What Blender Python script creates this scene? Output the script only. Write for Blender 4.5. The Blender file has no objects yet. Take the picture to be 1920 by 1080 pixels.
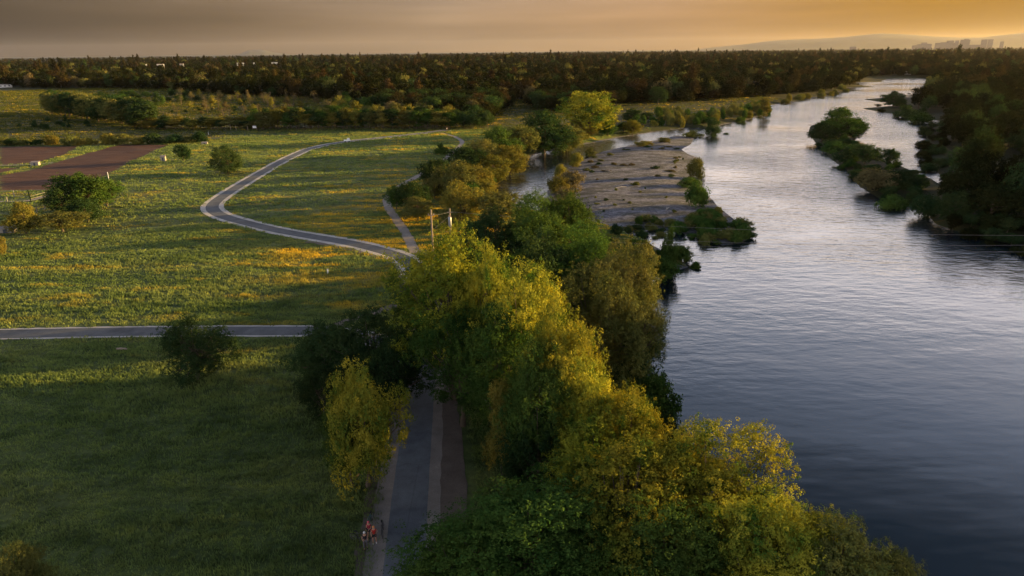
import bpy, math, random
import numpy as np
from mathutils import Matrix, Vector
R_ = math.radians
scene = bpy.context.scene
COL = scene.collection
rng = np.random.default_rng(7)
random.seed(7)

# ------------------------------------------------------------------ camera
F = 1280.0; PITCH = 19.12; ROLL = -0.62; H = 35.0
cam_d = bpy.data.cameras.new("camera"); cam = bpy.data.objects.new("camera", cam_d); COL.objects.link(cam)
cam_d.sensor_width = 36.0; cam_d.lens = 36.0 * F / 1920.0; cam_d.clip_start = 0.5; cam_d.clip_end = 60000
MR = Matrix.Rotation(R_(90 - PITCH), 4, 'X') @ Matrix.Rotation(R_(ROLL), 4, 'Z')
cam.matrix_world = Matrix.Translation((0, 0, H)) @ MR
scene.camera = cam
RM = np.array(MR.to_3x3())
# ------------------------------------------------------------------ light
SUN_AZ = 75.0      # degrees to the right of the view direction (+Y)
SUN_EL = 7.2
world = bpy.data.worlds.new("World"); scene.world = world; world.use_nodes = True
nt = world.node_tree; nt.nodes.clear()
def N(nt, typ, **kw):
    n = nt.nodes.new(typ)
    for k, v in kw.items():
        if k.startswith('i_'):
            n.inputs[k[2:]].default_value = v
        else: setattr(n, k, v)
    return n
wo = N(nt, 'ShaderNodeOutputWorld'); bg = N(nt, 'ShaderNodeBackground')
sky = N(nt, 'ShaderNodeTexSky', sky_type='NISHITA', sun_disc=False)
sky.sun_elevation = R_(SUN_EL); sky.sun_rotation = R_(SUN_AZ)
sky.air_density = 1.3; sky.dust_density = 3.0; sky.ozone_density = 2.0
bg.inputs['Strength'].default_value = 0.05
tc = N(nt, 'ShaderNodeTexCoord'); sep = N(nt, 'ShaderNodeSeparateXYZ'); nt.links.new(tc.outputs['Generated'], sep.inputs[0])
# evening haze band near the horizon: peach, golden towards the sun
ramp = N(nt, 'ShaderNodeValToRGB')
nt.links.new(sep.outputs['Z'], ramp.inputs[0])
cr = ramp.color_ramp
cr.elements[0].position = 0.0; cr.elements[0].color = (.27, .165, .080, 1)
cr.elements[1].position = 1.0; cr.elements[1].color = (.13, .17, .24, 1)
for p, c in ((0.045, (.35, .225, .125, 1)), (0.085, (.46, .32, .215, 1)), (0.15, (2.1, 1.8, 1.66, 1)), (0.27, (2.3, 2.15, 2.22, 1)), (.35, (1.15, 1.2, 1.42, 1)), (.44, (.70, .84, 1.15, 1)), (.56, (.10, .16, .25, 1)), (.68, (.05, .08, .14, 1))):
    e = cr.elements.new(p); e.color = c
azr = N(nt, 'ShaderNodeValToRGB')
# x component of direction: -0.6 (left edge) .. +0.6 (right edge)
mr = N(nt, 'ShaderNodeMapRange'); mr.inputs['From Min'].default_value = -0.7; mr.inputs['From Max'].default_value = 0.8
nt.links.new(sep.outputs['X'], mr.inputs['Value']); nt.links.new(mr.outputs[0], azr.inputs[0])
ar = azr.color_ramp
ar.elements[0].position = 0.0; ar.elements[0].color = (.04, .06, .08, 1)
ar.elements[1].position = 1.0; ar.elements[1].color = (.68, .45, .0, 1)
for p, c in ((0.22, (.40, .41, .40, 1)), (0.40, (.90, .93, .98, 1)), (0.60, (1.08, .97, .84, 1)), (0.80, (.95, .66, .03, 1))):
    e = ar.elements.new(p); e.color = c
# azimuth tint only acts near the horizon
lowz = N(nt, 'ShaderNodeMapRange'); lowz.inputs['From Min'].default_value = 0.07; lowz.inputs['From Max'].default_value = 0.17
lowz.inputs['To Min'].default_value = 1.0; lowz.inputs['To Max'].default_value = 0.0
nt.links.new(sep.outputs['Z'], lowz.inputs['Value'])
mixa = N(nt, 'ShaderNodeMix', data_type='RGBA'); mixa.inputs[6].default_value = (1, 1, 1, 1)
nt.links.new(lowz.outputs[0], mixa.inputs[0]); nt.links.new(azr.outputs[0], mixa.inputs[7])
# thin streaky clouds
mp = N(nt, 'ShaderNodeMapping'); mp.inputs['Scale'].default_value = (1.6, 1.6, 26)
nt.links.new(tc.outputs['Generated'], mp.inputs[0])
cn = N(nt, 'ShaderNodeTexNoise'); cn.inputs['Scale'].default_value = 1.5; cn.inputs['Detail'].default_value = 6
nt.links.new(mp.outputs[0], cn.inputs['Vector'])
cm = N(nt, 'ShaderNodeMapRange'); cm.inputs['From Min'].default_value = 0.40; cm.inputs['From Max'].default_value = 0.75
cm.inputs['To Min'].default_value = 0.90; cm.inputs['To Max'].default_value = 1.35
nt.links.new(cn.outputs[0], cm.inputs['Value'])
def mul(a, b):
    m = N(nt, 'ShaderNodeMix', data_type='RGBA', blend_type='MULTIPLY'); m.inputs[0].default_value = 1
    nt.links.new(a, m.inputs[6]); nt.links.new(b, m.inputs[7]); return m.outputs[2]
NISH_MIX = 0.05
flat = N(nt, 'ShaderNodeMix', data_type='RGBA'); flat.inputs[0].default_value = NISH_MIX
flat.inputs[6].default_value = (6.0, 6.0, 6.0, 1); nt.links.new(sky.outputs[0], flat.inputs[7])
c1 = mul(flat.outputs[2], ramp.outputs[0]); c2 = mul(c1, mixa.outputs[2]); c3 = mul(c2, cm.outputs[0])
nt.links.new(c3, bg.inputs[0]); nt.links.new(bg.outputs[0], wo.inputs[0])
sun_d = bpy.data.lights.new("sun", 'SUN'); sun_d.energy = 5.0; sun_d.angle = R_(0.6); sun_d.color = (1.0, 0.64, 0.20)
sun = bpy.data.objects.new("sun", sun_d); COL.objects.link(sun)
sdir = Vector((math.sin(R_(SUN_AZ)) * math.cos(R_(SUN_EL)), math.cos(R_(SUN_AZ)) * math.cos(R_(SUN_EL)), math.sin(R_(SUN_EL))))
sun.rotation_euler = sdir.to_track_quat('Z', 'Y').to_euler()
sun.location = (200, 60, 120)
vs = scene.view_settings
vs.view_transform = 'Standard'; vs.look = 'None'; vs.exposure = 1.95; vs.gamma = 1.0; vs.use_curve_mapping = False
scene.render.resolution_x = 1024; scene.render.resolution_y = 576

# ------------------------------------------------------------------ helpers
def gp(u, v, z=0.0):
    """photo pixel -> point on the horizontal plane z"""
    d = RM @ np.array([(u - 960) / F, (540 - v) / F, -1.0])
    t = (z - H) / min(d[2], -1e-4)
    return np.array([d[0] * t, d[1] * t])
def gps(pts, z=0.0): return np.array([gp(u, v, z) for u, v in pts])
def depth(x, y, z):
    return -(RM.T @ (np.array([x, y, z - H])))[2]
def tag(o, label=None, cat=None, group=None, kind=None):
    if label: o['label'] = label
    if cat: o['category'] = cat
    if group: o['group'] = group
    if kind: o['kind'] = kind
    return o
def mesh_np(name, V, faces_n, idx, mats=None, smooth=False):
    """V (n,3); faces_n: verts per face (int) ; idx (m*faces_n)"""
    me = bpy.data.meshes.new(name)
    V = np.asarray(V, dtype=np.float32); idx = np.asarray(idx, dtype=np.int32).ravel()
    nf = len(idx) // faces_n
    me.vertices.add(len(V)); me.vertices.foreach_set('co', V.ravel())
    me.loops.add(len(idx)); me.loops.foreach_set('vertex_index', idx)
    me.polygons.add(nf); me.polygons.foreach_set('loop_start', np.arange(0, len(idx), faces_n, dtype=np.int32))
    me.polygons.foreach_set('loop_total', np.full(nf, faces_n, dtype=np.int32))
    if smooth: me.polygons.foreach_set('use_smooth', np.ones(nf, dtype=bool))
    me.update(calc_edges=True)
    if mats: me.materials.append(mats)
    return me
def link(name, me, parent=None, loc=None):
    o = bpy.data.objects.new(name, me); COL.objects.link(o)
    if parent: o.parent = parent
    if loc is not None: o.location = loc
    return o
class MB:
    """collects boxes, tubes and loose faces and builds one mesh"""
    def __init__(s): s.v = []; s.f = []
    def add(s, vs, fs):
        b = len(s.v); s.v += [tuple(p) for p in vs]; s.f += [tuple(i + b for i in f) for f in fs]
    def box(s, c, d, rz=0.0, taper=1.0):
        cx, cy, cz = c; hx, hy, hz = d[0] / 2, d[1] / 2, d[2] / 2
        ca, sa = math.cos(rz), math.sin(rz); vs = []
        for sz in (-1, 1):
            k = taper if sz > 0 else 1
            for sx, sy in ((-1, -1), (1, -1), (1, 1), (-1, 1)):
                x, y = sx * hx * k, sy * hy * k
                vs.append((cx + x * ca - y * sa, cy + x * sa + y * ca, cz + sz * hz))
        s.add(vs, [(3, 2, 1, 0), (4, 5, 6, 7), (0, 1, 5, 4), (1, 2, 6, 5), (2, 3, 7, 6), (3, 0, 4, 7)])
    def tube(s, pts, rad, n=7, cap=True):
        pts = [Vector(p) for p in pts]
        if not hasattr(rad, '__len__'): rad = [rad] * len(pts)
        vs = []
        for i, p in enumerate(pts):
            t = (pts[min(i + 1, len(pts) - 1)] - pts[max(i - 1, 0)]).normalized()
            a = Vector((0, 0, 1)) if abs(t.z) < .9 else Vector((1, 0, 0))
            u = t.cross(a).normalized(); w = t.cross(u)
            for k in range(n):
                an = 2 * math.pi * k / n
                vs.append(p + (u * math.cos(an) + w * math.sin(an)) * rad[i])
        fs = []
        for i in range(len(pts) - 1):
            for k in range(n):
                a = i * n + k; b = i * n + (k + 1) % n
                fs.append((a, a + n, b + n, b))
        if cap: fs += [tuple(range(n)), tuple(range(len(vs) - 1, len(vs) - 1 - n, -1))]
        s.add(vs, fs)
    def ring(s, c, r, tr, axis='y', n=24, m=6, rot=None):
        vs = []; fs = []
        for i in range(n):
            a = 2 * math.pi * i / n
            for j in range(m):
                b = 2 * math.pi * j / m
                rr = r + tr * math.cos(b)
                p = Vector((rr * math.cos(a), tr * math.sin(b), rr * math.sin(a)))
                if rot is not None: p = rot @ p
                vs.append(p + Vector(c))
        for i in range(n):
            for j in range(m):
                fs.append((i * m + j, i * m + (j + 1) % m, ((i + 1) % n) * m + (j + 1) % m, ((i + 1) % n) * m + j))
        s.add(vs, fs)
    def build(s, name, mat, parent=None, smooth=False):
        me = bpy.data.meshes.new(name); me.from_pydata(s.v, [], s.f); me.update()
        me.materials.append(mat)
        if smooth: me.polygons.foreach_set('use_smooth', [True] * len(me.polygons))
        return link(name, me, parent)
def empty(name, loc=(0, 0, 0), rz=0.0, **kw):
    o = bpy.data.objects.new(name, None); COL.objects.link(o); o.location = loc; o.rotation_euler = (0, 0, rz); o.empty_display_size = .3
    tag(o, **kw); return o

def poly_sd(P, poly):
    """signed distance of points P (n,2) to polygon: negative inside"""
    P = np.asarray(P); poly = np.asarray(poly); n = len(poly)
    d2 = np.full(len(P), 1e18); inside = np.zeros(len(P), bool)
    for i in range(n):
        a = poly[i]; b = poly[(i + 1) % n]; ab = b - a
        ap = P - a; t = np.clip((ap @ ab) / max(ab @ ab, 1e-9), 0, 1)
        q = ap - t[:, None] * ab; d2 = np.minimum(d2, (q ** 2).sum(1))
        c = ((a[1] > P[:, 1]) != (b[1] > P[:, 1]))
        xi = a[0] + (P[:, 1] - a[1]) * ab[0] / (ab[1] if abs(ab[1]) > 1e-9 else 1e-9)
        inside ^= c & (P[:, 0] < xi)
    d = np.sqrt(d2); return np.where(inside, -d, d)
def line_d(P, line):
    d2 = np.full(len(P), 1e18)
    for a, b in zip(line[:-1], line[1:]):
        ab = b - a; ap = P - a; t = np.clip((ap @ ab) / max(ab @ ab, 1e-9), 0, 1)
        q = ap - t[:, None] * ab; d2 = np.minimum(d2, (q ** 2).sum(1))
    return np.sqrt(d2)
def sstep(a, b, x):
    t = np.clip((x - a) / (b - a), 0, 1); return t * t * (3 - 2 * t)
def smooth_line(pts, step=1.0):
    """Catmull-Rom through the points, resampled"""
    P = np.asarray(pts, float); P = np.vstack([2 * P[0] - P[1], P, 2 * P[-1] - P[-2]]); out = []
    for i in range(1, len(P) - 2):
        L = np.linalg.norm(P[i + 1] - P[i]); k = max(2, int(L / step))
        for t in np.linspace(0, 1, k, endpoint=False):
            out.append(0.5 * ((2 * P[i]) + (-P[i - 1] + P[i + 1]) * t + (2 * P[i - 1] - 5 * P[i] + 4 * P[i + 1] - P[i + 2]) * t * t
                       + (-P[i - 1] + 3 * P[i] - 3 * P[i + 1] + P[i + 2]) * t ** 3))
    out.append(P[-2]); return np.array(out)
_perm = np.random.default_rng(3).random((256, 256))
def vnoise(x, y):
    xi = np.floor(x).astype(int); yi = np.floor(y).astype(int); fx = x - xi; fy = y - yi
    fx = fx * fx * (3 - 2 * fx); fy = fy * fy * (3 - 2 * fy)
    g = lambda a, b: _perm[a % 256, b % 256]
    return (g(xi, yi) * (1 - fx) + g(xi + 1, yi) * fx) * (1 - fy) + (g(xi, yi + 1) * (1 - fx) + g(xi + 1, yi + 1) * fx) * fy
def fbm(x, y, o=4):
    s = 0; a = .5
    for i in range(o):
        s = s + a * vnoise(x * 2 ** i + 17 * i, y * 2 ** i + 31 * i); a *= .5
    return s

# ------------------------------------------------------------------ materials
def new_mat(name):
    m = bpy.data.materials.new(name); m.use_nodes = True; m.node_tree.nodes.clear(); return m
def simple(name, col, rough=.7, spec=.3, metal=0.0, noise=0.0, nscale=3.0, bump=0.0, coord='Object'):
    m = new_mat(name); t = m.node_tree
    o = N(t, 'ShaderNodeOutputMaterial'); b = N(t, 'ShaderNodeBsdfPrincipled')
    b.inputs['Roughness'].default_value = rough; b.inputs['Specular IOR Level'].default_value = spec; b.inputs['Metallic'].default_value = metal
    t.links.new(b.outputs[0], o.inputs[0])
    if noise > 0 or bump > 0:
        c = N(t, 'ShaderNodeTexCoord'); n = N(t, 'ShaderNodeTexNoise'); n.inputs['Scale'].default_value = nscale; n.inputs['Detail'].default_value = 6
        t.links.new(c.outputs[coord], n.inputs['Vector'])
        mx = N(t, 'ShaderNodeMix', data_type='RGBA')
        mx.inputs[6].default_value = tuple(x * (1 - noise) for x in col) + (1,); mx.inputs[7].default_value = tuple(min(1, x * (1 + noise)) for x in col) + (1,)
        t.links.new(n.outputs[0], mx.inputs[0]); t.links.new(mx.outputs[2], b.inputs['Base Color'])
        if bump > 0:
            bp = N(t, 'ShaderNodeBump'); bp.inputs['Strength'].default_value = .6; bp.inputs['Distance'].default_value = bump
            t.links.new(n.outputs[0], bp.inputs['Height']); t.links.new(bp.outputs[0], b.inputs['Normal'])
    else: b.inputs['Base Color'].default_value = tuple(col) + (1,)
    return m
def leaf_mat(name, c1, c2, trans=.15, var=.22, nscale=.45):
    """foliage: colour varies per tree and in clumps; part of the light passes through"""
    m = new_mat(name); t = m.node_tree
    o = N(t, 'ShaderNodeOutputMaterial'); d = N(t, 'ShaderNodeBsdfDiffuse'); tr = N(t, 'ShaderNodeBsdfTranslucent'); mx = N(t, 'ShaderNodeMixShader')
    mx.inputs[0].default_value = trans
    c = N(t, 'ShaderNodeTexCoord'); n = N(t, 'ShaderNodeTexNoise'); n.inputs['Scale'].default_value = nscale; n.inputs['Detail'].default_value = 3
    t.links.new(c.outputs['Object'], n.inputs['Vector'])
    oi = N(t, 'ShaderNodeObjectInfo')
    rp = N(t, 'ShaderNodeMapRange'); rp.inputs['From Min'].default_value = .35; rp.inputs['From Max'].default_value = .65
    t.links.new(n.outputs[0], rp.inputs['Value'])
    mc = N(t, 'ShaderNodeMix', data_type='RGBA'); mc.inputs[6].default_value = tuple(c1) + (1,); mc.inputs[7].default_value = tuple(c2) + (1,)
    t.links.new(rp.outputs[0], mc.inputs[0])
    hs = N(t, 'ShaderNodeHueSaturation')
    h = N(t, 'ShaderNodeMapRange'); h.inputs['To Min'].default_value = .5 - .05 * var; h.inputs['To Max'].default_value = .5 + .09 * var
    v = N(t, 'ShaderNodeMapRange'); v.inputs['To Min'].default_value = 1 - var; v.inputs['To Max'].default_value = 1 + var
    mt = N(t, 'ShaderNodeMath', operation='FRACT'); m7 = N(t, 'ShaderNodeMath', operation='MULTIPLY'); m7.inputs[1].default_value = 7.3
    t.links.new(oi.outputs['Random'], h.inputs['Value']); t.links.new(oi.outputs['Random'], m7.inputs[0]); t.links.new(m7.outputs[0], mt.inputs[0]); t.links.new(mt.outputs[0], v.inputs['Value'])
    t.links.new(mc.outputs[2], hs.inputs['Color']); t.links.new(h.outputs[0], hs.inputs['Hue']); t.links.new(v.outputs[0], hs.inputs['Value'])
    t.links.new(hs.outputs[0], d.inputs[0])
    br = N(t, 'ShaderNodeMix', data_type='RGBA', blend_type='MULTIPLY'); br.inputs[0].default_value = 1; br.inputs[7].default_value = (1.5, 1.35, .55, 1)
    t.links.new(hs.outputs[0], br.inputs[6]); t.links.new(br.outputs[2], tr.inputs[0])
    t.links.new(d.outputs[0], mx.inputs[1]); t.links.new(tr.outputs[0], mx.inputs[2]); t.links.new(mx.outputs[0], o.inputs[0])
    return m
M = {}
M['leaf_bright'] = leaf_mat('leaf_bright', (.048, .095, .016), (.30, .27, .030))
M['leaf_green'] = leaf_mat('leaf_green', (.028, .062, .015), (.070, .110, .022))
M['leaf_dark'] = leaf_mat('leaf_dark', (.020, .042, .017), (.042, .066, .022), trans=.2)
M['leaf_olive'] = leaf_mat('leaf_olive', (.085, .10, .03), (.15, .14, .04))
M['leaf_gold'] = leaf_mat('leaf_gold', (.11, .11, .025), (.19, .155, .03))
M['leaf_tan'] = leaf_mat('leaf_tan', (.095, .082, .04), (.15, .12, .055))
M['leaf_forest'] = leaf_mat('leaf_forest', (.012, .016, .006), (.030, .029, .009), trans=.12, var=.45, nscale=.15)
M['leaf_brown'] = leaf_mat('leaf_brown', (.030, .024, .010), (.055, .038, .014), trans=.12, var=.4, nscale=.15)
M['bark'] = simple('bark', (.09, .07, .05), .9, .1, noise=.4, nscale=2.5, bump=.05)

# ------------------------------------------------------------------ river, islands, paths as outlines
WZ = -1.3
RIV = gps([ # left bank, hidden under the near trees, then going upstream
    (1290, 500), (1240, 470), (1195, 442), (1150, 425), (1080, 410), (1010, 398), (960, 390), (925, 370), (915, 350), (922, 338), (965, 310), (1000, 290),
    (1060, 275), (1110, 268), (1160, 258), (1230, 247), (1290, 240), (1335, 243), (1352, 234), (1400, 225), (1442, 212), (1440, 198), (1480, 192), (1530, 182), (1570, 171),
    (1612, 161), (1622, 150), (1640, 147), (1700, 148), (1740, 150), (1775, 154), (1768, 160), (1752, 163), (1740, 172), (1728, 180), (1690, 178), (1660, 180), (1646, 192), (1650, 203), (1668, 217),
    (1705, 224), (1735, 235), (1738, 262), (1727, 285), (1738, 305), (1765, 330), (1770, 352),
    # spit joined to the right bank
    (1745, 335), (1720, 325), (1690, 312), (1668, 305), (1640, 288), (1600, 270), (1606, 256), (1620, 243), (1618, 228), (1570, 220), (1520, 236), (1516, 250), (1530, 268), (1548, 285),
    (1560, 300), (1588, 318), (1600, 338), (1616, 352), (1650, 372), (1690, 382), (1705, 380), (1740, 400), (1755, 420), (1800, 436), (1860, 450), (1920, 462)], WZ)
# off-frame right bank and the left bank below the near trees
nearR = np.array([[100, 104], [108, 85], [112, 55], [112, 10], [105, -60], [80, -250]])
nearL = np.array([[-12, -250], [6, -60], [9, 10], [11, 25]])
LB = gps([(1480, 1040), (1350, 920), (1262, 820), (1210, 740), (1165, 690), (1160, 640), (1185, 600), (1195, 560), (1225, 520)], WZ)
RIVER = np.vstack([RIV, nearR, nearL, LB])
BAR = gps([(1385, 458), (1403, 448), (1398, 428), (1370, 405), (1345, 385), (1322, 360), (1312, 330), (1318, 300), (1290, 288), (1278, 280), (1296, 270), (1302, 258), (1270, 254), (1240, 261),
           (1200, 269), (1130, 284), (1080, 306), (1040, 330), (1026, 360), (1035, 384), (1050, 402), (1080, 414), (1150, 430), (1185, 437), (1210, 430), (1240, 436), (1262, 428), (1290, 444), (1325, 450), (1350, 460)], WZ)
PATH_MAIN = smooth_line(gps([(745, 1200), (757, 1080), (768, 940), (779, 830), (788, 740), (797, 660), (803, 590), (790, 530), (762, 488), (700, 466), (640, 453), (580, 443), (520, 432), (465, 419), (425, 408), (404, 398),
    (398, 387), (410, 374), (440, 354), (480, 330), (520, 307), (552, 291), (585, 278), (640, 267), (700, 260), (775, 252), (840, 244)]), 1.2)
PATH_SIDE = smooth_line(gps([(-500, 634), (-200, 630), (0, 627), (200, 623), (400, 621), (520, 621), (600, 622), (690, 634), (770, 668), (789, 735)]), 1.2)
TRAIL = smooth_line(gps([(778, 474), (762, 440), (742, 410), (728, 388), (728, 368), (757, 345), (800, 321), (845, 290), (864, 272), (864, 263), (850, 256), (826, 249)]), 1.0)
DIRT_R = smooth_line(gps([(848, 1100), (852, 980), (848, 860), (838, 760), (830, 690), (815, 620)]), 1.2)
DIRT_J = smooth_line(gps([(745, 573), (700, 587), (655, 602), (610, 620)]), 1.0)
SOIL1 = gps([(0, 358), (0, 330), (60, 318), (170, 285), (230, 271), (318, 271), (245, 303), (178, 340), (100, 356)])
SOIL2 = gps([(0, 308), (0, 276), (150, 274), (120, 290), (60, 306)])
SOIL3 = gps([(-300, 318), (0, 316), (40, 312), (0, 325), (-300, 345)])

def land_height(P):
    sd = poly_sd(P, RIVER); sb = poly_sd(P, BAR)
    land = np.where(sd > 0, sd, 0.0)
    # mainland: bank profile
    h = np.where(sd > 0, WZ + 1.3 * sstep(0, 5, sd) + .02, WZ - 1.6 * sstep(0, 6, -sd))
    hb = np.where(sb < 0, WZ + .03 + .75 * sstep(0, 14, -sb), WZ - 1.6 * sstep(0, 5, sb))
    h = np.where(sd < 0, np.maximum(h, hb), h)
    return h, sd, sb
# ------------------------------------------------------------------ ground sheet
xs = np.concatenate([-np.geomspace(45000, 262, 26), np.arange(-260, 200, 1.25), np.geomspace(202, 45000, 34)])
ys = np.concatenate([[-300, -200, -120, -60, -20], np.arange(0, 330, 1.25), np.arange(331, 800, 3.5), np.geomspace(806, 45000, 34)])
GX, GY = np.meshgrid(xs, ys)
P = np.c_[GX.ravel(), GY.ravel()]
hh, sd, sb = land_height(P)
dp = np.minimum.reduce([line_d(P, l[::4]) for l in (PATH_MAIN, PATH_SIDE, TRAIL, DIRT_R, DIRT_J)])
farf = sstep(900, 600, P[:, 1])
und = ((fbm(P[:, 0] / 23, P[:, 1] / 14) - .47) * 1.1 + (fbm(P[:, 0] / 5 + 40, P[:, 1] / 3.0) - .47) * .22)
und_mask = sstep(1.8, 9, dp) * sstep(3, 15, sd) * farf
hh = hh + und * und_mask
soil = (np.minimum.reduce([poly_sd(P, s) for s in (SOIL1, SOIL2, SOIL3)]) < 0).astype(float)
hh = hh + np.where((sb < 0), (fbm(P[:, 0] / 9, P[:, 1] / 12) - .45) * .12 * sstep(0, 6, -sb), 0)
gravel = np.where(sb < 3, 1.0, 0.0); gravel = np.maximum(gravel, .62 * sstep(2.2, 0.8, sd))
GH = hh.reshape(GX.shape)
def ground_z(x, y):
    i = np.clip(np.searchsorted(xs, x) - 1, 0, len(xs) - 2); j = np.clip(np.searchsorted(ys, y) - 1, 0, len(ys) - 2)
    fx = np.clip((x - xs[i]) / (xs[i + 1] - xs[i]), 0, 1); fy = np.clip((y - ys[j]) / (ys[j + 1] - ys[j]), 0, 1)
    return (GH[j, i] * (1 - fx) + GH[j, i + 1] * fx) * (1 - fy) + (GH[j + 1, i] * (1 - fx) + GH[j + 1, i + 1] * fx) * fy
nx, ny = len(xs), len(ys)
a = (np.arange(ny - 1)[:, None] * nx + np.arange(nx - 1)[None, :]).ravel()
idx = np.c_[a, a + 1, a + nx + 1, a + nx]
# forest edge outline
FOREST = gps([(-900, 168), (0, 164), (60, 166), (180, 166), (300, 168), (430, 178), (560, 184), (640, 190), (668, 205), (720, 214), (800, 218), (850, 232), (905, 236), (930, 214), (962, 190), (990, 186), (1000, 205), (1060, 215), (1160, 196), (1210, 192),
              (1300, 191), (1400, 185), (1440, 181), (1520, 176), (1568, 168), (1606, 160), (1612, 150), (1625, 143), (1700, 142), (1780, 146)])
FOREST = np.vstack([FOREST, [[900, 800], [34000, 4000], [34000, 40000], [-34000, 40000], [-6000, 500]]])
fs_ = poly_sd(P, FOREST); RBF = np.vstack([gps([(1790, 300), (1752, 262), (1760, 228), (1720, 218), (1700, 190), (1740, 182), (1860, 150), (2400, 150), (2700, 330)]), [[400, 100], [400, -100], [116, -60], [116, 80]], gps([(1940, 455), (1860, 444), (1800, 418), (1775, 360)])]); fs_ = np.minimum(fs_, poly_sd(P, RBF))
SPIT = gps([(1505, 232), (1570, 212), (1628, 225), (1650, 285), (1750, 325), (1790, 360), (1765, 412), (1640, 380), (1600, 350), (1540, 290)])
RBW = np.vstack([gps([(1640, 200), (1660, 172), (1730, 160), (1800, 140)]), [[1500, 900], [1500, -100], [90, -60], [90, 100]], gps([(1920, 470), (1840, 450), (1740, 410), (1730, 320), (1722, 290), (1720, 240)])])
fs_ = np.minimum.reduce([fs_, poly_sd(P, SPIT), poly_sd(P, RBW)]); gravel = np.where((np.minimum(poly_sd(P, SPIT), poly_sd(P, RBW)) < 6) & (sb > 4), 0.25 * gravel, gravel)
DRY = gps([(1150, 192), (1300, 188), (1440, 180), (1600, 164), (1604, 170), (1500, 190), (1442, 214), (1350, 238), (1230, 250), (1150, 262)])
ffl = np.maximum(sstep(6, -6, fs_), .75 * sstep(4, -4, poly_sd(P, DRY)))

gm = new_mat('ground'); t = gm.node_tree; L = t.links.new
o = N(t, 'ShaderNodeOutputMaterial'); b = N(t, 'ShaderNodeBsdfPrincipled'); b.inputs['Roughness'].default_value = .95; b.inputs['Specular IOR Level'].default_value = .1
L(b.outputs[0], o.inputs[0])
at = N(t, 'ShaderNodeAttribute', attribute_name='cover'); sp = N(t, 'ShaderNodeSeparateColor'); L(at.outputs['Color'], sp.inputs[0])
geo = N(t, 'ShaderNodeNewGeometry')
def noise(t, scale, detail=5, vec=None, sc=None, rough=.55):
    n = N(t, 'ShaderNodeTexNoise'); n.inputs['Scale'].default_value = scale; n.inputs['Detail'].default_value = detail; n.inputs['Roughness'].default_value = rough
    g = N(t, 'ShaderNodeNewGeometry')
    if sc:
        m = N(t, 'ShaderNodeMapping'); m.inputs['Scale'].default_value = sc; t.links.new(g.outputs['Position'], m.inputs[0]); t.links.new(m.outputs[0], n.inputs['Vector'])
    else: t.links.new(g.outputs['Position'], n.inputs['Vector'])
    return n.outputs[0]
def cramp(t, src, stops):
    r = N(t, 'ShaderNodeValToRGB'); t.links.new(src, r.inputs[0]); c = r.color_ramp
    c.elements[0].position = stops[0][0]; c.elements[0].color = tuple(stops[0][1]) + (1,)
    c.elements[1].position = stops[-1][0]; c.elements[1].color = tuple(stops[-1][1]) + (1,)
    for p, q in stops[1:-1]:
        e = c.elements.new(p); e.color = tuple(q) + (1,)
    return r.outputs[0]
def mixc(t, fac, a, b_, mode='MIX'):
    m = N(t, 'ShaderNodeMix', data_type='RGBA', blend_type=mode)
    for s, k in ((fac, 0), (a, 6), (b_, 7)):
        if isinstance(s, (int, float)): m.inputs[k].default_value = s
        elif isinstance(s, tuple): m.inputs[k].default_value = s + (1,) if len(s) == 3 else s
        else: t.links.new(s, m.inputs[k])
    return m.outputs[2]
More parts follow.
